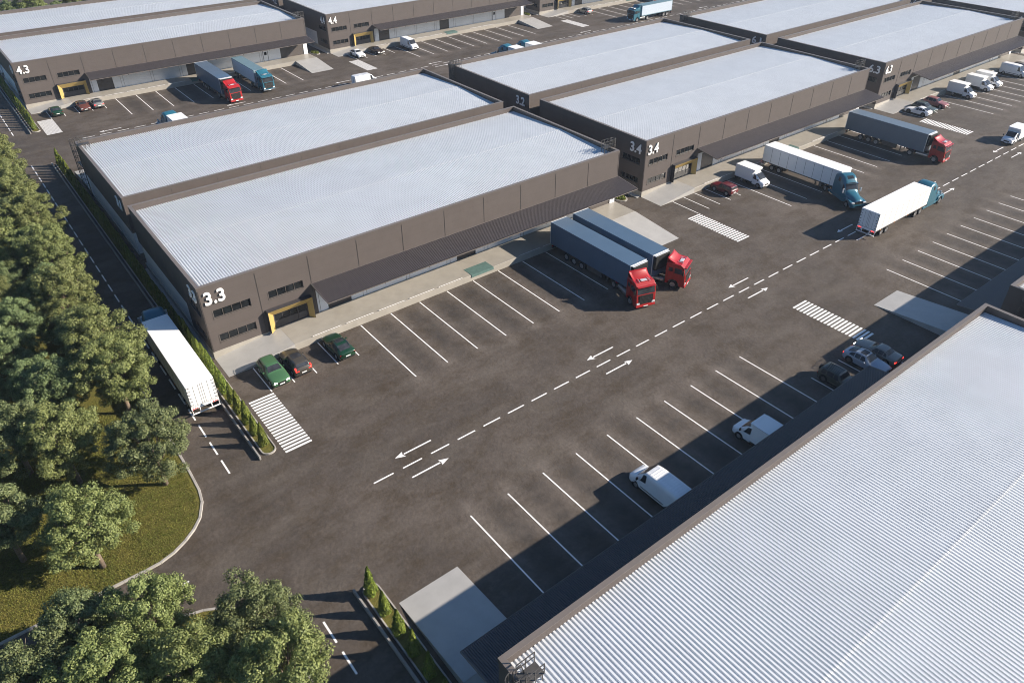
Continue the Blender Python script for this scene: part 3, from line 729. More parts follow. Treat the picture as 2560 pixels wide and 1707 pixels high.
def van(kind, loc, rz, label, group=None, S=1.0):
    """kind 'panel' or 'box'; nose at local -y, origin under its middle"""
    t = empty('panel_van' if kind == 'panel' else 'box_van', (loc[0], loc[1], 0), rz, label, 'van', group)
    pm = P['white']; w = .90
    if kind == 'panel':
        st = [(-2.55,.34,.66,.80,.68,.58),(-2.45,.22,.74,.94,.84,.68),(-2.1,.20,.90,1.12,.89,.72),(-1.85,.20,.98,1.20,.90,.72),(-1.25,.20,1.05,1.82,.90,.74),(-.85,.20,1.1,2.05,.90,.78),(.4,.20,1.15,2.13,.90,.80),(1.6,.20,1.15,2.13,.90,.80),(2.40,.22,1.15,2.11,.90,.80),(2.50,.30,1.1,2.02,.87,.78)]
        wb, wf = 1.62, -1.68
    else:
        st = [(-2.45,.34,.60,.74,.68,.58),(-2.36,.22,.68,.90,.82,.66),(-2.0,.20,.86,1.04,.87,.70),(-1.78,.20,.94,1.12,.88,.70),(-1.2,.20,1.0,1.62,.88,.70),(-.8,.20,1.05,1.80,.88,.72),(-.55,.20,1.05,1.83,.88,.74)]
        wb, wf = 1.15, -1.62
    h = Hull(st); b = MB(); h.body(b); b.build('body' if kind == 'panel' else 'cab', pm, t, smooth=True)
    g = MB(); h.patch(g, 3.15, 4.75, 4.15, 12-4.15, .012, 8); g.build('windscreen', M['carglass'], t, smooth=True)
    for s_ in (0, 1):
        g = MB(); v0, v1 = (3.08, 3.86) if s_ == 0 else (12-3.08, 12-3.86)
        h.patch(g, 3.75, 5.1 if kind == 'panel' else 5.55, v0, v1, .010, 4, 4.45, 5.1 if kind == 'panel' else 5.55); g.build('side_window', M['carglass'], t, smooth=True)
    ymax = 2.35
    u = MB(); u.box(-.76, .76, -2.2, ymax, .20, .42)
    for s_ in (1, -1):
        arch(u, s_*(w-.01), wf, .33, s_); u.box(*sorted((s_*.86, s_*.93)), wf+.42, wb-.42, .24, .34)
        if kind == 'panel': arch(u, s_*(w-.01), wb, .33, s_); u.box(*sorted((s_*.895, s_*.915)), wf+.45, wb-.45, .50, .58)
    u.build('chassis', M['black'], t)
    if kind == 'box':
        c = MB(); c.box(-.96, .96, -.52, 2.42, .62, 2.40)
        c.prism([(-.52, 1.93), (-.52, 2.395), (-.80, 2.395), (-.72, 2.12), (-.60, 1.93)], -.93, .93, 'x')
        co = c.build('cargo_box', M['trailer_white'], t, bevel=.02)
        f = MB()
        for s_ in (1, -1):
            for z in (.60, 2.36): f.box(*sorted((s_*.955, s_*.975)), -.53, 2.43, z, z+.05)
            f.box(*sorted((s_*.955, s_*.975)), 2.38, 2.43, .6, 2.4)
        f.box(-.012, .012, 2.42, 2.435, .66, 2.34)
        f.build('edge_trim', M['silver'], co)
    else:
        f = MB()
        for k in range(12): f.box(-.62, .62, -.6+.25*k, -.57+.25*k, 2.135, 2.152)
        f.build('roof_rib', pm, t)
        f = MB(); f.box(-.010, .010, 2.47, 2.515, .35, 1.95); f.build('door_seam', M['black'], t)
    for s_ in (1, -1):
        for y in (wf, wb): wheel(t, s_*(w+.01), y, .33, .22, s_)
        q = MB(); q.box(*sorted((s_*.48, s_*.78)), st[0][0]+.02, st[0][0]+.2, .66, .84); q.build('headlight', M['headlamp'], t, bevel=.02)
        q = MB(); q.box(*sorted((s_*(w+.02), s_*(w+.2))), -1.62, -1.5, 1.05, 1.32); q.build('mirror', M['black'], t, bevel=.03)
        q = MB(); q.box(*sorted((s_*.74, s_*.86)), 2.44, 2.50, .62, .95) if kind == 'panel' else q.box(*sorted((s_*.7, s_*.86)), 2.36, 2.43, .45, .58)
        q.build('taillight', M['tail'], t)
    q = MB(); q.box(-.42, .42, st[0][0]-.02, st[0][0]+.15, .50, .70); q.build('grille', M['black'], t, bevel=.03)
    q = MB(); q.box(-.78, .78, st[0][0]-.04, st[0][0]+.3, .22, .42); q.build('bumper', M['black'], t, bevel=.04)
    q = MB(); q.box(-.24, .24, st[0][0]-.055, st[0][0]-.042, .34, .45); q.build('number_plate', M['plate'], t)
    return t

def trailer_wheels(t, ys, r, w, T=None, wd=.5, rim='rim'):
    for y in ys:
        for s_ in (1, -1): wheel(t, s_*w, y, r, wd, s_, T, rim)
def eu_truck(loc, rz, art, paint, trailer, label, group, grille='black', chromy=False):
    """rear of trailer at origin, truck points to local -y"""
    t = empty('articulated_truck', (loc[0], loc[1], 0), rz, label, 'truck', group)
    LT = 13.2; hw = 1.23; zt = 3.95
    if trailer == 'container': LT = 11.2; hw = 1.05; zt = 3.6
    side = {'navy': M['curtain'], 'slate': M['trailer_slate'], 'container': M['container_side']}[trailer]
    b = MB(); b.box(-hw, hw, -LT, 0, 1.12, zt)
    if trailer != 'container':
        for s_ in (1, -1):
            for k in range(1, 12): b.box(*sorted((s_*(hw-.01), s_*(hw+.008))), -LT*k/12-.02, -LT*k/12+.02, 1.2, zt-.08)
    bo = b.build('trailer_box', side, t, bevel=.03)
    f = MB()
    fm = M['silver'] if trailer != 'container' else M['container']
    for s_ in (1, -1):
        f.box(*sorted((s_*(hw-.04), s_*(hw+.015))), -.07, .012, 1.1, zt+.02); f.box(*sorted((s_*(hw-.04), s_*(hw+.015))), -LT-.012, -LT+.06, 1.1, zt+.02)
    f.box(-hw+.04, hw-.04, -LT-.012, -LT+.06, zt-.06, zt+.02); f.box(-hw+.04, hw-.04, -.07, .012, zt-.06, zt+.02)
    f.build('corner_trim', fm, bo)
    if trailer == 'container':
        r_ = MB(); r_.box(-hw+.02, hw-.02, -LT+.1, -.1, zt+.004, zt+.02)
        for s_ in (1, -1):
            r_.box(*sorted((s_*(hw-.02), s_*(hw+.02))), -LT+.06, -.07, zt-.1, zt+.01); r_.box(*sorted((s_*(hw-.02), s_*(hw+.02))), -LT+.06, -.07, 1.1, 1.25)
        for k in range(7): r_.box(-hw+.1+.28*k, -hw+.22+.28*k, -LT-.05, -LT-.012, 1.3, zt-.1)
        r_.build('roof_panel', M['container'], bo)
    else:
        q = MB(); q.box(-hw+.12, hw-.12, -LT-.38, -LT-.013, 2.1, zt-.12); q.build('cooling_unit', M['black'], t, bevel=.06)
        q = MB(); q.box(-hw+.10, hw-.10, -LT-.30, -LT-.02, zt-.115, zt-.03); q.build('wind_deflector', M['silver'], t, bevel=.03)
    c = MB(); c.box(-.45, -.33, -LT+.3, -.3, .82, 1.12); c.box(.33, .45, -LT+.3, -.3, .82, 1.12); c.box(-1.1, 1.1, -.32, -.18, .5, .62)
    c.box(-.06, .06, -.28, -.2, .6, 1.1); c.box(-.9, -.8, -.28, -.2, .6, 1.1); c.box(.8, .9, -.28, -.2, .6, 1.1)
    for y in (-2.9, -4.25, -5.55): c.cyl((-1.0, y, .5), .07, 2.0, 'x', 8)
    c.build('chassis', M['black'], t)
    if trailer != 'container':
        for s_ in (1, -1):
            q = MB(); q.box(*sorted((s_*.85, s_*1.16)), -8.9, -6.5, .45, 1.08); q.build('pallet_box', M['steel'], t, bevel=.03)
    q = MB()
    for s_ in (1, -1): q.box(*sorted((s_*.62, s_*.76)), -9.5, -9.36, .15, 1.1); q.box(*sorted((s_*.55, s_*.83)), -9.55, -9.31, .12, .17)
    q.build('landing_leg', M['steel'], t)
    for s_ in (1, -1):
        q = MB(); q.box(*sorted((s_*.6, s_*1.1)), -.17, -.13, .66, .80); q.build('taillight', M['tail'], t)
    trailer_wheels(t, (-2.9, -4.25, -5.55) if trailer != 'container' else (-1.9, -3.1), .48, 1.17, None, .36)
    # tractor about its kingpin
    ky = -(LT-2.05)
    T = Matrix.Translation((0, ky, 0)) @ Matrix.Rotation(art, 4, 'Z')
    pm = P[paint]
    q = MB(T); q.box(-.42, -.3, -4.5, 1.0, .62, .88); q.box(.3, .42, -4.5, 1.0, .62, .88); q.box(-.5, .5, -.5, .6, .88, 1.04); q.build('tractor_chassis', M['black'], t)
    for s_ in (1, -1):
        q = MB(T); q.cyl((s_*.86, -2.6, .68), .30, 1.75, 'y', 14); q.build('fuel_tank', M['tanksteel'], t)
        q = MB(T); q.prism([(.62+0, .95), (.5, 1.12), (.0, 1.2), (-.5, 1.12), (-.62, .95), (-.5, 1.06), (0, 1.14), (.5, 1.06)], *sorted((s_*.78, s_*1.2)), 'x'); q.build('mudguard', pm, t)
    side_poly = [(-2.75, .85), (-2.75, 3.05), (-3.2, 3.14), (-4.4, 3.08), (-4.72, 2.86), (-4.78, 2.80), (-4.96, 1.92), (-5.02, 1.2), (-5.02, .50), (-4.86, .36), (-4.35, .36), (-4.28, .75), (-4.05, 1.02), (-3.7, 1.10), (-3.35, 1.02), (-3.12, .75), (-3.08, .5), (-2.75, .5)]
    q = MB(T); q.prism(side_poly, -1.17, 1.17, 'x'); cab = q.build('cab', pm, t, bevel=.07, seg=3)
    q = MB(T); q.add([(-1.02,-4.795,2.74),(1.02,-4.795,2.74),(1.06,-4.975,1.90),(-1.06,-4.975,1.90),(-1.02,-4.70,2.74),(1.02,-4.70,2.74),(1.06,-4.86,1.90),(-1.06,-4.86,1.90)],
                     [(0,3,2,1),(4,5,6,7),(0,1,5,4),(1,2,6,5),(2,3,7,6),(3,0,4,7)]); q.build('windscreen', M['carglass'], cab)
    for s_ in (1, -1):
        q = MB(T); q.prism([(-4.70, 1.95), (-4.55, 2.62), (-3.75, 2.62), (-3.75, 1.95)], *sorted((s_*1.16, s_*1.185)), 'x'); q.build('side_window', M['carglass'], cab)
        q = MB(T); q.prism([(-3.55, 2.1), (-3.5, 2.6), (-3.1, 2.6), (-3.05, 2.1)], *sorted((s_*1.16, s_*1.185)), 'x'); q.build('side_window', M['carglass'], cab)
        q = MB(T); q.box(*sorted((s_*1.22, s_*1.42)), -4.85, -4.72, 1.95, 2.5); q.tube([(s_*1.17, -4.75, 2.45), (s_*1.3, -4.8, 2.45)], .025, 5); q.build('mirror', M['black'], cab, bevel=.03)
        q = MB(T); q.box(*sorted((s_*.72, s_*1.1)), -5.06, -4.98, .68, .92); q.build('headlight', M['headlamp'], cab, bevel=.02)
        q = MB(T); q.box(*sorted((s_*1.165, s_*1.18)), -3.0, -2.98, 1.0, 2.9); q.box(*sorted((s_*1.165, s_*1.18)), -3.66, -3.64, 1.15, 2.75); q.build('door_seam', M['black'], cab)
    q = MB(T); q.box(-.86, .86, -5.05, -4.98, .72, 1.80); go = q.build('grille', M['black'], cab, bevel=.02)
    q = MB(T)
    for k in range(6): q.box(-.8, .8, -5.065, -5.05, .86+.155*k, .885+.155*k)
    q.build('slat', M['chrome'] if chromy else M['rimdark'], go)
    q = MB(T); q.box(-1.18, 1.18, -5.10, -4.80, .34, .58); q.build('bumper', M['chrome'] if chromy else pm, cab, bevel=.05)
    q = MB(T); q.box(-.26, .26, -5.12, -5.105, .40, .51); q.build('number_plate', M['plate'], cab)
    q = MB(T); q.box(-1.1, 1.1, -5.05, -4.75, 2.74, 2.84); q.build('sun_visor', pm, cab, bevel=.02)
    # roof fairing (hollow-backed wedge with a raised rear edge)
    q = MB(T); zf = 3.80
    n = 8; vs = []
    for i in range(n+1):
        u = i/n; y = -2.78-1.25*(1-(1-u)**1.0); z = 3.10+(zf-3.10)*(1-u)**1.7
        for k in range(9):
            a = -1+2*k/8; ww = 1.08-.10*u
            vs.append((a*ww, y-.14*(1-a*a)*(1-u)+.0, z-.10*abs(a)**3*(1-u) if u < 1 else 3.09))
    fs = [(i*9+k, (i+1)*9+k, (i+1)*9+k+1, i*9+k+1) for i in range(n) for k in range(8)]
    for s_ in (0, 8):                      # side cheeks
        base = len(vs); vs.append((vs[s_][0], -2.78, 3.05)); fs.append(tuple([i*9+s_ for i in range(n+1)] + [base]))
    q.add(vs, fs); fo = q.build('roof_fairing', pm, cab, smooth=True); md = fo.modifiers.new('s', 'SOLIDIFY'); md.thickness = .03
    q = MB(T); q.box(-.36, .36, -4.35, -3.95, 3.13, 3.19); q.tube([(-.62, -4.5, 3.16), (-.55, -3.85, 3.2)], .035, 6); q.tube([(.62, -4.5, 3.16), (.55, -3.85, 3.2)], .035, 6); q.build('roof_hatch', M['silver'], cab, bevel=.01)
    trailer_wheels(t, (0.0,), .48, 1.17, T, .5); trailer_wheels(t, (-3.68,), .48, 1.17, T, .32)
    return t
def us_truck(loc, rz, art, label, group, marker=True):
    t = empty('articulated_truck', (loc[0], loc[1], 0), rz, label, 'truck', group)
    LT = 12.6; hw = 1.22; zt = 3.5; wm = M['trailer_white']
    b = MB(); b.box(-hw, hw, -LT, 0, 1.08, zt); bo = b.build('trailer_box', wm, t, bevel=.025)
    f = MB()
    for s_ in (1, -1):
        f.box(*sorted((s_*(hw-.02), s_*(hw+.012))), -LT+.03, -.03, .98, 1.12)
        f.box(*sorted((s_*(hw-.005), s_*(hw+.004))), -LT+.1, -.1, zt-.12, zt-.095)
        for k in range(1, 9): f.box(*sorted((s_*(hw-.005), s_*(hw+.005))), -LT*k/9-.018, -LT*k/9+.018, 1.14, zt-.12)
    f.build('side_rail', M['steel'], bo)
    d = MB(); d.box(-hw+.05, hw-.05, .0, .025, 1.25, zt-.08); do = d.build('rear_door', wm, t)
    d = MB()
    for x in (-.62, -.18, .18, .62): d.tube([(x, .034, 1.28), (x, .034, zt-.1)], .009, 5)
    d.box(-.012, .012, .02, .032, 1.26, zt-.09)
    for s_ in (1, -1):
        for k in range(6): d.box(*sorted((s_*(hw-.06), s_*(hw-.28))), .025, .05, 1.4+.37*k, 1.45+.37*k)
        d.box(*sorted((s_*(hw-.055), s_*(hw-.035))), .0, .03, 1.25, zt-.09)
    d.box(-hw+.04, hw-.04, .0, .03, 1.225, 1.25); d.build('door_hardware', M['black'], do)
    c = MB(); c.box(-hw, hw, -.10, .02, .92, 1.2); c.box(-hw, hw, .0, .10, .42, .50)
    for x in (-.55, .47): c.box(x, x+.08, .0, .08, .5, .95)
    for s_ in (1, -1): c.tube([(s_*1.15, .05, .46), (s_*1.18, 0, .95)], .03, 5)
    c.build('rear_bumper', wm, t)
    for s_ in (1, -1):
        q = MB()
        for k in range(3): q.cyl((s_*(.72+.16*k), .02, 1.0), .055, .02, 'y', 10)
        q.build('taillight', M['tail_on'], t)
    c = MB(); c.box(-.5, -.4, -LT+.3, -.2, .80, 1.06); c.box(.4, .5, -LT+.3, -.2, .80, 1.06); c.box(-.9, .9, -3.6, -1.2, .86, 1.0)
    for y in (-1.75, -3.0): c.cyl((-1.0, y, .48), .07, 2.0, 'x', 8)
    c.build('chassis', M['black'], t)
    q = MB()
    for s_ in (1, -1):
        q.box(*sorted((s_*.6, s_*.72)), -8.9, -8.78, .3, 1.05); q.box(*sorted((s_*.52, s_*.8)), -8.96, -8.72, .27, .31); q.tube([(s_*.66, -8.84, .5), (s_*.66, -8.1, 1.02)], .03, 5)
    q.build('landing_leg', M['steel'], t)
    if marker:
        q = MB()
        for s_ in (1, -1):
            for k in range(4): q.box(*sorted((s_*(hw+.012), s_*(hw+.04))), -1.2-3.3*k, -1.08-3.3*k, 1.0, 1.08)
        q.build('marker_lamp', M['amber'], t)
    trailer_wheels(t, (-1.75, -3.0), .46, 1.17, None, .5)
    ky = -10.75; T = Matrix.Translation((0, ky, 0)) @ Matrix.Rotation(art, 4, 'Z'); pm = P['blue']
    q = MB(T); q.box(-.42, -.3, -6.3, 1.1, .58, .84); q.box(.3, .42, -6.3, 1.1, .58, .84); q.box(-.5, .5, -.5, .6, .84, 1.0); q.build('tractor_chassis', M['black'], t)
    st = [(-2.10,.75,2.0,3.28,1.10,.98),(-2.25,.62,2.0,3.42,1.14,1.02),(-2.9,.60,2.0,3.62,1.15,1.0),(-3.5,.60,2.0,3.60,1.15,.96),(-4.0,.60,1.9,3.38,1.14,.92),(-4.45,.60,1.75,2.88,1.10,.90),(-4.95,.62,1.55,1.98,1.02,.86),(-5.5,.72,1.42,1.74,.92,.72),(-6.2,.80,1.30,1.58,.86,.62),(-6.75,.72,1.10,1.36,.80,.56),(-6.95,.60,.90,1.10,.72,.5)]
    h = Hull(st[::-1], .17); q = MB(T); h.body(q); cab = q.build('cab', pm, t, smooth=True)
    q = MB(T); q.prism([(-.88, 1.3), (-.9, 3.05), (-.6, 3.3), (.6, 3.3), (.9, 3.05), (.88, 1.3)], -2.09, -2.06, 'y'); q.build('hollow_shade', M['black'], cab)  # flat black sheet stands in for the shade in the fairing's hollow back
    q = MB(T); h.patch(q, 4.15, 4.98, 4.1, 12-4.1, .015, 8); q.build('windscreen', M['carglass'], cab, smooth=True)
    q = MB(T); h.patch(q, 5.7, 6.6, 5.2, 12-5.2, .012, 4); q.build('skylight', M['carglass'], cab, smooth=True)
    for s_ in (0, 1):
        v0, v1 = (3.1, 3.7) if s_ == 0 else (8.9, 8.3)
        q = MB(T); h.patch(q, 4.25, 5.5, v0, v1, .012, 4, 4.9, 5.5); q.build('side_window', M['carglass'], cab, smooth=True)
        v0, v1 = (3.45, 3.8) if s_ == 0 else (8.55, 8.2)
        q = MB(T); h.patch(q, 7.0, 7.8, v0, v1, .012, 4); q.build('sleeper_window', M['carglass'], cab, smooth=True)
    for s_ in (1, -1):
        q = MB(T); q.prism([(-6.98,.55),(-6.98,.95),(-6.75,1.12),(-6.3,1.22),(-5.6,1.24),(-5.2,1.1),(-5.05,.75),(-5.02,.55),(-5.3,.55),(-5.42,.82),(-5.7,1.02),(-6.05,1.04),(-6.35,.86),(-6.45,.55)], *sorted((s_*.72, s_*1.15)), 'x'); q.build('fender', pm, cab, bevel=.06, seg=3)
        q = MB(T); q.box(*sorted((s_*.80, s_*1.14)), -5.0, -1.3, .42, .72); q.build('side_skirt', pm, cab, bevel=.05)
        q = MB(T); q.box(*sorted((s_*.66, s_*1.06)), -7.02, -6.8, .92, 1.14); q.build('headlight', M['headlamp'], cab, bevel=.05)
        q = MB(T); q.box(*sorted((s_*1.22, s_*1.42)), -4.95, -4.85, 1.7, 2.25); q.tube([(s_*1.05, -4.7, 2.2), (s_*1.3, -4.9, 2.2)], .02, 5); q.tube([(s_*1.05, -4.7, 1.75), (s_*1.3, -4.9, 1.75)], .02, 5); q.build('mirror', M['silver'], cab, bevel=.02)
    q = MB(T); q.box(-.50, .50, -7.0, -6.85, .86, 1.24); go = q.build('grille', M['black'], cab, bevel=.02)
    q = MB(T); q.box(-.54, -.50, -7.02, -6.85, .84, 1.27); q.box(.50, .54, -7.02, -6.85, .84, 1.27); q.box(-.54, .54, -7.02, -6.85, 1.24, 1.28)
    for k in range(5): q.box(-.5, .5, -7.015, -7.0, .9+.07*k, .915+.07*k)
    q.build('slat', M['chrome'], go)
    q = MB(T); q.prism([(-1.12, -6.6), (-1.12, -6.95), (-.8, -7.12), (.8, -7.12), (1.12, -6.95), (1.12, -6.6)], .40, .78, 'z'); bo2 = q.build('bumper', pm, cab, bevel=.04)
    q = MB(T); q.box(-.6, .6, -7.135, -7.11, .50, .62); q.build('air_intake', M['black'], bo2)
    q = MB(T); q.box(-.9, .9, -4.72, -4.45, 2.72, 2.80); q.build('sun_visor', M['chrome'], cab)
    trailer_wheels(t, (.62, -.62), .46, 1.17, T, .5); trailer_wheels(t, (-5.9,), .46, 1.12, T, .3)
    return t

# --- cars --------------------------------------------------------------------
car('suv', 'green', (3.45, -6.1), -1, 'bright green wagon facing out with headlights on, first bay left of 3.3', 'cars parked in the bays', head='head_on', rails=True)
car('suv', 'bronze', (5.75, -5.95), 1, 'bronze grey SUV with tall red tail lamps beside the bright green wagon', 'cars parked in the bays', tail='tall', roofglass=True, rails=True)
car('coupe', 'dkgreen', (10.2, -6.15), 1, 'very dark green SUV with sunroof parked alone, third car in front of 3.3', 'cars parked in the bays', roofglass=True, rails=True)
car('boxy', 'dkred', (70.0, -5.95), 1, 'small boxy dark red off-roader with chrome rear bumper in front of 3.4', 'cars parked in the bays')
car('coupe', 'white', (122.9, -6.2), 1, 'white coupe SUV with black wheels nearest the crossing in front of 6.3', 'cars parked in the bays', rim='rimdark')
car('suv', 'olive', (125.2, -6.1), -1, 'grey-green SUV with roof rails between the white and the red car at 6.3', 'cars parked in the bays', rails=True)
car('suv', 'rose', (129.5, -6.0), -1, 'pale red hatchback next to the first box van at 6.3', 'cars parked in the bays')
car('boxy', 'black', (44.45, -39.9), -1, 'black square off-roader with spare wheel beside the foreground canopy', 'cars in the shaded lower bays', spare=True, rim='rimdark', width=1.05).rotation_euler = (0, 0, 0)
bpy.context.view_layer.update()
car('coupe', 'grey', (49.05, -40.0), -1, 'blue-grey coupe SUV with dark glass roof beside the black off-roader', 'cars in the shaded lower bays', tail='tail_on', roofglass=True, rim='rimdark')
car('sedan', 'dkgrey', (51.35, -39.85), 1, 'dark grey-brown sedan with red tail lamps at the corner of the foreground roof', 'cars in the shaded lower bays', tail='tail_on', head='head_on')
car('coupe', 'dkgreen', (3.55, 87.9), 1, 'dark green car nearest the hedge in front of 4.3', 'cars in front of building 4.3')
car('sedan', 'copper', (8.05, 88.0), -1, 'copper brown sedan with black roof facing out in front of 4.3', 'cars in front of building 4.3', darkroof='black')
car('coupe', 'silver', (10.35, 88.05), 1, 'silver grey coupe with lit red tail lamps right of the copper sedan', 'cars in front of building 4.3', tail='tail_on', roofglass=True)
car('coupe', 'white', (63.3, 88.2), -1, 'white coupe SUV with black wheels in front of 4.4', 'cars in front of building 4.4', rim='rimdark')
car('sedan', 'black2', (67.85, 88.1), -1, 'dark espresso car between the white SUV and white van at 4.4', 'cars in front of building 4.4', head='head_on')
car('suv', 'silver', (130.1, 88.2), 1, 'silver SUV with red lamps at the top edge, at the building right of 4.4', tail='tail_on')
# --- vans --------------------------------------------------------------------
BX = 'white box vans backed up to the docks'
van('box', (75.65, -6.45), 0, 'white box van at the 3.4 dock beside the boxy red off-roader', BX)
van('box', (138.85, -6.1), 0, 'white box van at the 6.3 dock, right beside the pale red car', BX)
van('box', (145.85, -6.1), 0, 'middle white box van of the three at the 6.3 dock', BX)
van('box', (149.6, -6.1), 0, 'white box van nearest to the panel van at the 6.3 dock', BX)
van('panel', (160.4, -6.3), 0, 'white panel van at the right edge of the 6.3 dock')
van('box', (122.1, -22.4), -math.pi/2, 'white box van driving along the yard lane at the right edge')
van('panel', (21.05, -39.0), math.pi, 'white panel van half under the foreground canopy, nearest the camera')
van('box', (32.0, -40.45), math.pi, 'white box van half under the foreground canopy, right of the panel van', BX)
van('panel', (75.55, 86.8), 0, 'white high-roof panel van parked in front of 4.4')
van('panel', (54.6, 67.6+1.35), math.pi/2, 'white panel van driving in the lane behind the roof of 3.1')
car('suv', 'dkgrey', (165.4, -5.9), -1, 'dark car behind the panel van at the right edge, only its roof in view')
# --- articulated trucks -----------------------------------------------------
GR = 'articulated trucks'
eu_truck((40.96, -3.9), 0, R(-16.5), 'red', 'navy', 'navy trailer with red tractor turned left, nearer of the pair at the 3.3 dock', GR)
eu_truck((44.56, -3.8), 0, R(24), 'red', 'navy', 'navy trailer with red tractor turned right, farther of the pair at the 3.3 dock', GR)
eu_truck((104.4, -3.95), 0, R(3), 'red', 'slate', 'slate blue trailer with red tractor at the right end of the 3.4 dock', GR)
us_truck((82.6, -3.8), 0, R(-27), 'white trailer with blue long-nose tractor turned left at the 3.4 dock', GR)
us_truck((73.35, -25.4), math.pi/2, 0, 'white trailer pulled by a blue tractor driving away along the yard lane', GR)
us_truck((-3.35, -7.45), math.pi, R(-4), 'white trailer driving up the side road between the trees and 3.3', GR)
eu_truck((30.55, 90.0), 0, R(4), 'red', 'navy', 'navy trailer with red tractor backed up to the 4.3 dock', GR)
eu_truck((37.8, 90.4), 0, R(4), 'blue', 'container', 'pale blue container truck with blue tractor at the 4.3 dock', GR, chromy=True)
us_truck((17.2, 51.6), math.pi, R(8), 'blue tractor with white trailer, half hidden behind the left part of 3.1', GR, marker=False)
us_truck((83.0+3.6, 50.9), math.pi, R(14), 'blue tractor with white trailer behind 3.2, left one of the two', GR, marker=False)
us_truck((89.0+2.4, 51.1), math.pi, R(8), 'blue tractor with white trailer behind 3.2, right one of the two', GR, marker=False)
eu_truck((146.6, 73.9), -math.pi/2, 0, 'blue', 'container', 'pale container truck with blue tractor driving along the far lane at the top', GR, chromy=True)
# load at the top edge
t = empty('flatbed_load', (158.5, 88.0, 0), 0, 'grey cargo bin filled with dark red goods at the top edge, behind the container truck', 'cargo bin')
q = MB(); q.box(-4.2, -4.05, -1.5, 1.5, .0, 1.6); q.box(4.05, 4.2, -1.5, 1.5, 0, 1.6); q.box(-4.05, 4.05, 1.35, 1.5, 0, 1.6); q.box(-4.05, 4.05, -1.5, 1.35, 0, .12)
q.build('bin', M['container'], t)
q = MB()
for k in range(14): q.box(-4.0+.57*k, -3.5+.57*k, -1.45, 1.3, .13, 1.2+.3*random.random())
q.build('load', M['brownstack'], t)

# ------------------------------------------------------------------ vegetation
def make_tree(seed, h, rad, mat, nleaf):
    r_ = random.Random(seed); t = empty('leafy_tree', (0, 0, 0))
    tr = MB(); lean = Vector((r_.uniform(-.3, .3), r_.uniform(-.3, .3), 0))
    top = Vector((0, 0, h*.45))+lean
    tr.tube([(0,0,-.1), tuple(lean*.3+Vector((0,0,h*.18))), tuple(top)], .21, 8, .12)
    tips = []
    for k in range(11):
        a = 6.283*k/11+r_.uniform(-.3, .3); el = r_.uniform(.15, 1.25); ln = rad*r_.uniform(.5, .78)
        st = top*r_.uniform(.55, 1.0)
        e = Vector((0,0,h*.56)) + Vector((math.cos(a)*math.cos(el)*ln, math.sin(a)*math.cos(el)*ln, math.sin(el)*h*.27))
        mid = (st+e)/2 + Vector((0,0,-.25))
        tr.tube([tuple(st), tuple(mid), tuple(e)], .085, 5, .02); tips.append(e)
        for j in range(3):
            e2 = e + Vector((r_.gauss(0,.35), r_.gauss(0,.35), r_.gauss(.1,.25))); tr.tube([tuple(mid*.4+e*.6), tuple(e2)], .03, 4, .01)
    tr.build('trunk', M['bark'], t, smooth=True)
    cr = MB(); clumps = []
    c0 = Vector((0, 0, h*.58))
    while len(clumps) < 170:
        p = Vector((r_.uniform(-1,1), r_.uniform(-1,1), r_.uniform(-1,1)))
        if not .35 < p.length < 1: continue
        if p.z < -.45 and r_.random() < .75: continue
        w = 1 + .20*math.sin(3*math.atan2(p.y, p.x)+seed) + .12*math.sin(5*math.atan2(p.y, p.x)+seed*2)
        sz = 1.0 - .22*max(0, p.z)
        clumps.append((c0+Vector((p.x*rad*w*sz, p.y*rad*w*sz, p.z*h*.40)), r_.uniform(.28, .66)))
    per = nleaf//len(clumps)
    for c, cr_ in clumps:
        for _ in range(int(per*cr_/.52)):
            d = Vector((r_.gauss(0,1), r_.gauss(0,1), r_.gauss(0,1))).normalized()*(cr_*r_.uniform(.55, 1.08)); d.z *= .62
            p = c+d; n = (d.normalized()+Vector((r_.gauss(0,.45), r_.gauss(0,.45), .35+r_.gauss(0,.45)))).normalized()
            a = n.orthogonal().normalized(); b = n.cross(a); tt = r_.uniform(0, 6.28); u = a*math.cos(tt)+b*math.sin(tt); v = n.cross(u); s = r_.uniform(.042, .088)
            cr.add([p-u*s, p+v*s*.75, p+u*s, p-v*s*.75], [(0,1,2,3)])
    cr.build('crown', mat, t)
    return t
protos = [make_tree(11, 7.9, 2.75, M['leaf'], 42000), make_tree(23, 7.4, 2.9, M['leaf2'], 42000), make_tree(37, 8.4, 2.6, M['leaf'], 42000), make_tree(51, 7.0, 2.5, M['leaf2'], 42000)]
used = set()
def tree(x, y, k, s, label, group=None, base=.1):
    if k not in used: o = protos[k]; used.add(k)
    else: o = copy_tree(protos[k])
    o.location = (x, y, base); o.rotation_euler = (0, 0, random.uniform(0, 6.28)); o.scale = (s, s, s*random.uniform(.94, 1.06))
    tag(o, label, 'tree', group); return o
G1 = 'trees of the grove beside the side road'
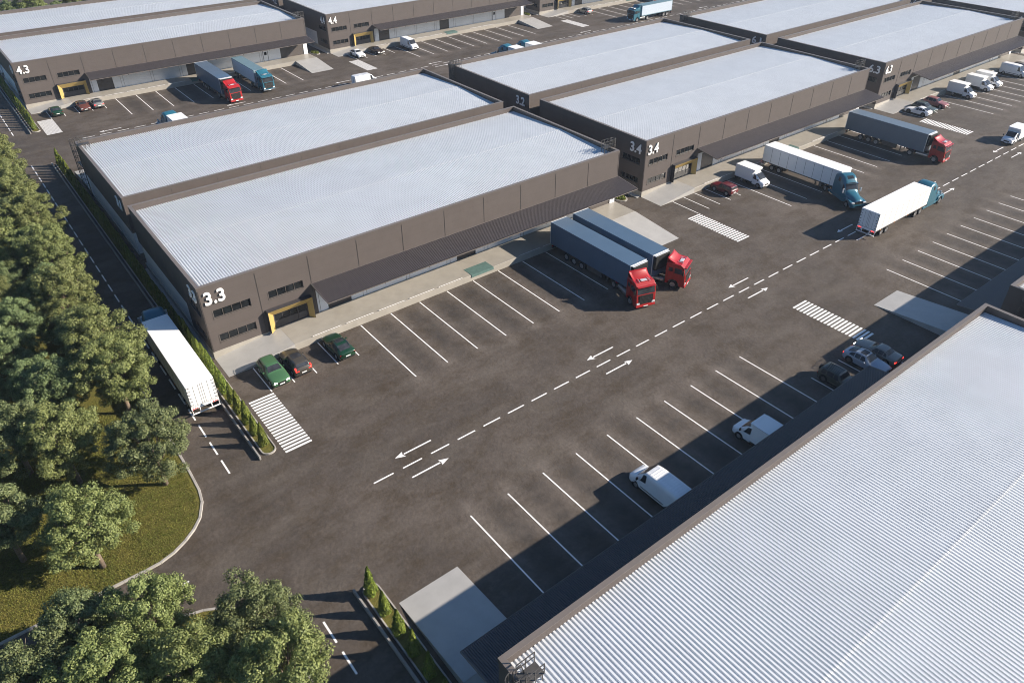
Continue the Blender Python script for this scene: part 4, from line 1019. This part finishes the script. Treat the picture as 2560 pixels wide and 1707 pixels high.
front = [(-14.98,-19.3,0,1.0,'rounded tree with bare trunk foot at the curved kerb of the lawn'), (-9.0,-14.0,1,1.02,'tree leaning over the side road at the lawn corner, trunk foot showing'),
 (-14.3,-9.6,2,1.0,'tall tree in the middle of the lawn behind the two corner trees'), (-8.8,-3.4,0,1.1,'broad tree overhanging the side road beside the white trailer'),
 (-19.3,-15.2,3,1.05,'tree at the left edge in front of the open lawn'), (-17.2,-6.0,1,1.05,'tree at the left edge one row behind the lawn corner trees'),
 (-13.5,-29.3,2,.88,'big tree standing at the lower kerb below the junction'), (-12.6,-34.0,0,.92,'tree in the bottom centre-left, in front of the big kerb tree'),
 (-17.0,-26.6,3,.9,'darker thin tree by the lower side road, left of the big kerb tree'), (-20.0,-29.2,1,1.0,'tree in the bottom left corner of the picture'),
 (-8.7,-32.9,1,.95,'rightmost tree, beside the bottom hedge and road dashes'), (-8.6,-37.6,2,1.0,'tree at the bottom edge just below the rightmost tree'),
 (-16.6,-31.6,0,.95,'bottom edge tree between the corner tree and the bottom centre-left tree'), (-23.6,-30.6,2,.95,'tree cut by the left edge just above the bottom left corner')]
for x, y, k_, s, lb in front: tree(x, y, k_, s, lb, 'trees around the junction')
rr = random.Random(5)
y = 1.4; row = 0
while y < 66:
    x = -9.0 - (0.9 if row % 2 else 0)
    while x > -34 - 0.0*y:
        px, py = x+rr.uniform(-.7, .5), y+rr.uniform(-.9, .9)
        if not (y > 60 and x > -8):
            lb = 'leafy tree in the front row of the grove along the side road kerb' if x > -12 else 'leafy tree deep in the dense grove left of the side road'
            tree(px, py, rr.randrange(4), rr.uniform(.84, 1.12), lb, G1)
        x -= rr.uniform(4.2, 5.2)
    y += 4.7; row += 1
for x, y in ((-13.2, -1.5), (-21.5, -1.8), (-22.5, -10.5), (-24, -20)): tree(x, y, rr.randrange(4), .95, 'leafy tree at the left edge behind the open lawn patch', G1)
for i in range(30):
    tree(-22+4.4*(i % 15)+rr.uniform(-1,1), 146.5+6*(i//15)+rr.uniform(-1,1), rr.randrange(4), rr.uniform(.95, 1.25), 'dark leafy tree in the belt behind the top left warehouse roof', 'trees behind the far warehouse', 0)

def make_thuja(seed):
    r_ = random.Random(seed); t = empty('conical_thuja', (0,0,0))
    s = MB(); s.tube([(0,0,0),(0,0,1.9)], .05, 5, .015); s.build('trunk', M['bark'], t)
    c = MB()
    for _ in range(1900):
        z = r_.random()**1.15; R_ = .46*(1-z)**.72*(0.82+.25*r_.random())*min(1, .55+z*4)
        a = r_.uniform(0, 6.283); w = 1+.16*math.sin(a*4+seed+z*9)
        p = Vector((math.cos(a)*R_*w, math.sin(a)*R_*w, .12+z*2.45)); out = Vector((math.cos(a), math.sin(a), .25))
        n = (out+Vector((r_.gauss(0,.4), r_.gauss(0,.4), r_.gauss(0,.3)))).normalized()
        u = (Vector((0,0,1))-n*n.z).normalized(); v = n.cross(u); sz = r_.uniform(.045, .085)
        c.add([p-u*sz, p+v*sz*.7, p+u*sz*1.4, p-v*sz*.7], [(0,1,2,3)])
    c.build('foliage', M['thuja'], t)
    return t
tp = [make_thuja(1), make_thuja(2), make_thuja(3)]; tused = set()
def thuja(x, y, label, group):
    k = rr.randrange(3)
    if k not in tused: o = tp[k]; tused.add(k)
    else: o = copy_tree(tp[k])
    o.location = (x, y, .09); o.rotation_euler = (0, 0, rr.uniform(0, 6.28)); s = rr.uniform(.92, 1.08); o.scale = (s, s, s*rr.uniform(.95, 1.1)); tag(o, label, 'conifer', group)
y = -14.6; i = 0
while y < 62.3:
    lb = 'last cone-shaped evergreen at the rounded near end of the long hedge' if i == 0 else ('farthest cone-shaped evergreen of the long hedge, below the junction by 4.3' if y + 1.42 >= 62.3 else 'cone-shaped evergreen in the long hedge beside 3.3 and 3.1')
    thuja(-1.12+rr.uniform(-.06, .06), y, lb, 'evergreens of the long hedge'); y += 1.25 if y > -7 else 1.75; i += 1
y = -33.1; i = 0
while y > -52:
    names = ['first', 'second', 'third', 'fourth', 'fifth', 'sixth']
    lb = ('%s cone-shaped evergreen from the junction in the bottom hedge' % names[i]) if i < 6 else 'cone-shaped evergreen in the bottom hedge, out of the picture'
    thuja(-1.18, y, lb, 'evergreens of the bottom hedge'); y -= 1.85; i += 1
y = 81.3; i = 0
while y < 112:
    thuja(-1.1, y, 'cone-shaped evergreen at the end of the hedge by the crossing of 4.3' if i == 0 else 'cone-shaped evergreen in the hedge beside 4.3', 'evergreens of the hedge beside 4.3'); y += 1.5; i += 1

# ------------------------------------------------------------------ light, air, camera
SUN_DIR = Vector((1.58, -1.18, 1.0)).normalized()
el = math.asin(SUN_DIR.z)
sl = bpy.data.lights.new('sun', 'SUN'); sl.energy = 5.0; sl.angle = R(0.53); sl.color = (1.0, 0.895, 0.77)
so = bpy.data.objects.new('sun', sl); col.objects.link(so); so.rotation_euler = SUN_DIR.to_track_quat('Z', 'Y').to_euler()
w = bpy.data.worlds.new('World'); sc.world = w; w.use_nodes = True
nt = w.node_tree; bg = nt.nodes['Background']; sk = nt.nodes.new('ShaderNodeTexSky'); sk.sky_type = 'NISHITA'; sk.sun_disc = False
sk.sun_elevation = el; sk.sun_rotation = math.atan2(SUN_DIR.x, SUN_DIR.y); sk.air_density = 1.0; sk.dust_density = 0.6; sk.ozone_density = 2.0
mx = nt.nodes.new('ShaderNodeMix'); mx.data_type = 'RGBA'; mx.blend_type = 'MULTIPLY'; mx.inputs[0].default_value = 1.0; mx.inputs[7].default_value = (0.76, 0.96, 1.14, 1)
nt.links.new(sk.outputs[0], mx.inputs[6]); nt.links.new(mx.outputs[2], bg.inputs[0]); bg.inputs[1].default_value = 0.061
hz = MB(); hz.box(-405, 705, -305, 705, -1.0, 47.5)
hm = bpy.data.materials.new('haze'); hm.use_nodes = True; n = hm.node_tree; n.nodes.clear()
out = n.nodes.new('ShaderNodeOutputMaterial'); pv = n.nodes.new('ShaderNodeVolumePrincipled'); pv.inputs['Density'].default_value = 0.0002; pv.inputs['Color'].default_value = (0.72, 0.84, 1.0, 1)
pv.inputs['Anisotropy'].default_value = 0.2
n.links.new(pv.outputs[0], out.inputs['Volume'])
HAZE = True
if HAZE: tag(hz.build('haze', hm), kind='stuff')

cd = bpy.data.cameras.new('camera'); cam = bpy.data.objects.new('camera', cd); col.objects.link(cam); sc.camera = cam
cx, cy, cz, yaw, pitch, f = -13.1702, -64.2658, 44.6327, 0.6676, 0.5951, 1877.273
F = Vector((math.sin(yaw)*math.cos(pitch), math.cos(yaw)*math.cos(pitch), -math.sin(pitch)))
cam.location = (cx, cy, cz); cam.rotation_euler = F.to_track_quat('-Z', 'Y').to_euler()
cd.sensor_width = 36; cd.lens = f/2560*36; cd.shift_x = -9.5326/2560; cd.shift_y = -61.2535/2560; cd.clip_end = 2000; cd.clip_start = 0.5
sc.view_settings.view_transform = 'Standard'; sc.view_settings.look = 'None'; sc.view_settings.gamma = 1; sc.view_settings.exposure = 1.0
sc.cycles.pixel_filter_type = 'BLACKMAN_HARRIS'; sc.cycles.filter_width = 1.0
sc.cycles.volume_bounces = 0; sc.cycles.max_bounces = 4; sc.cycles.diffuse_bounces = 3; sc.cycles.glossy_bounces = 2; sc.cycles.transmission_bounces = 2
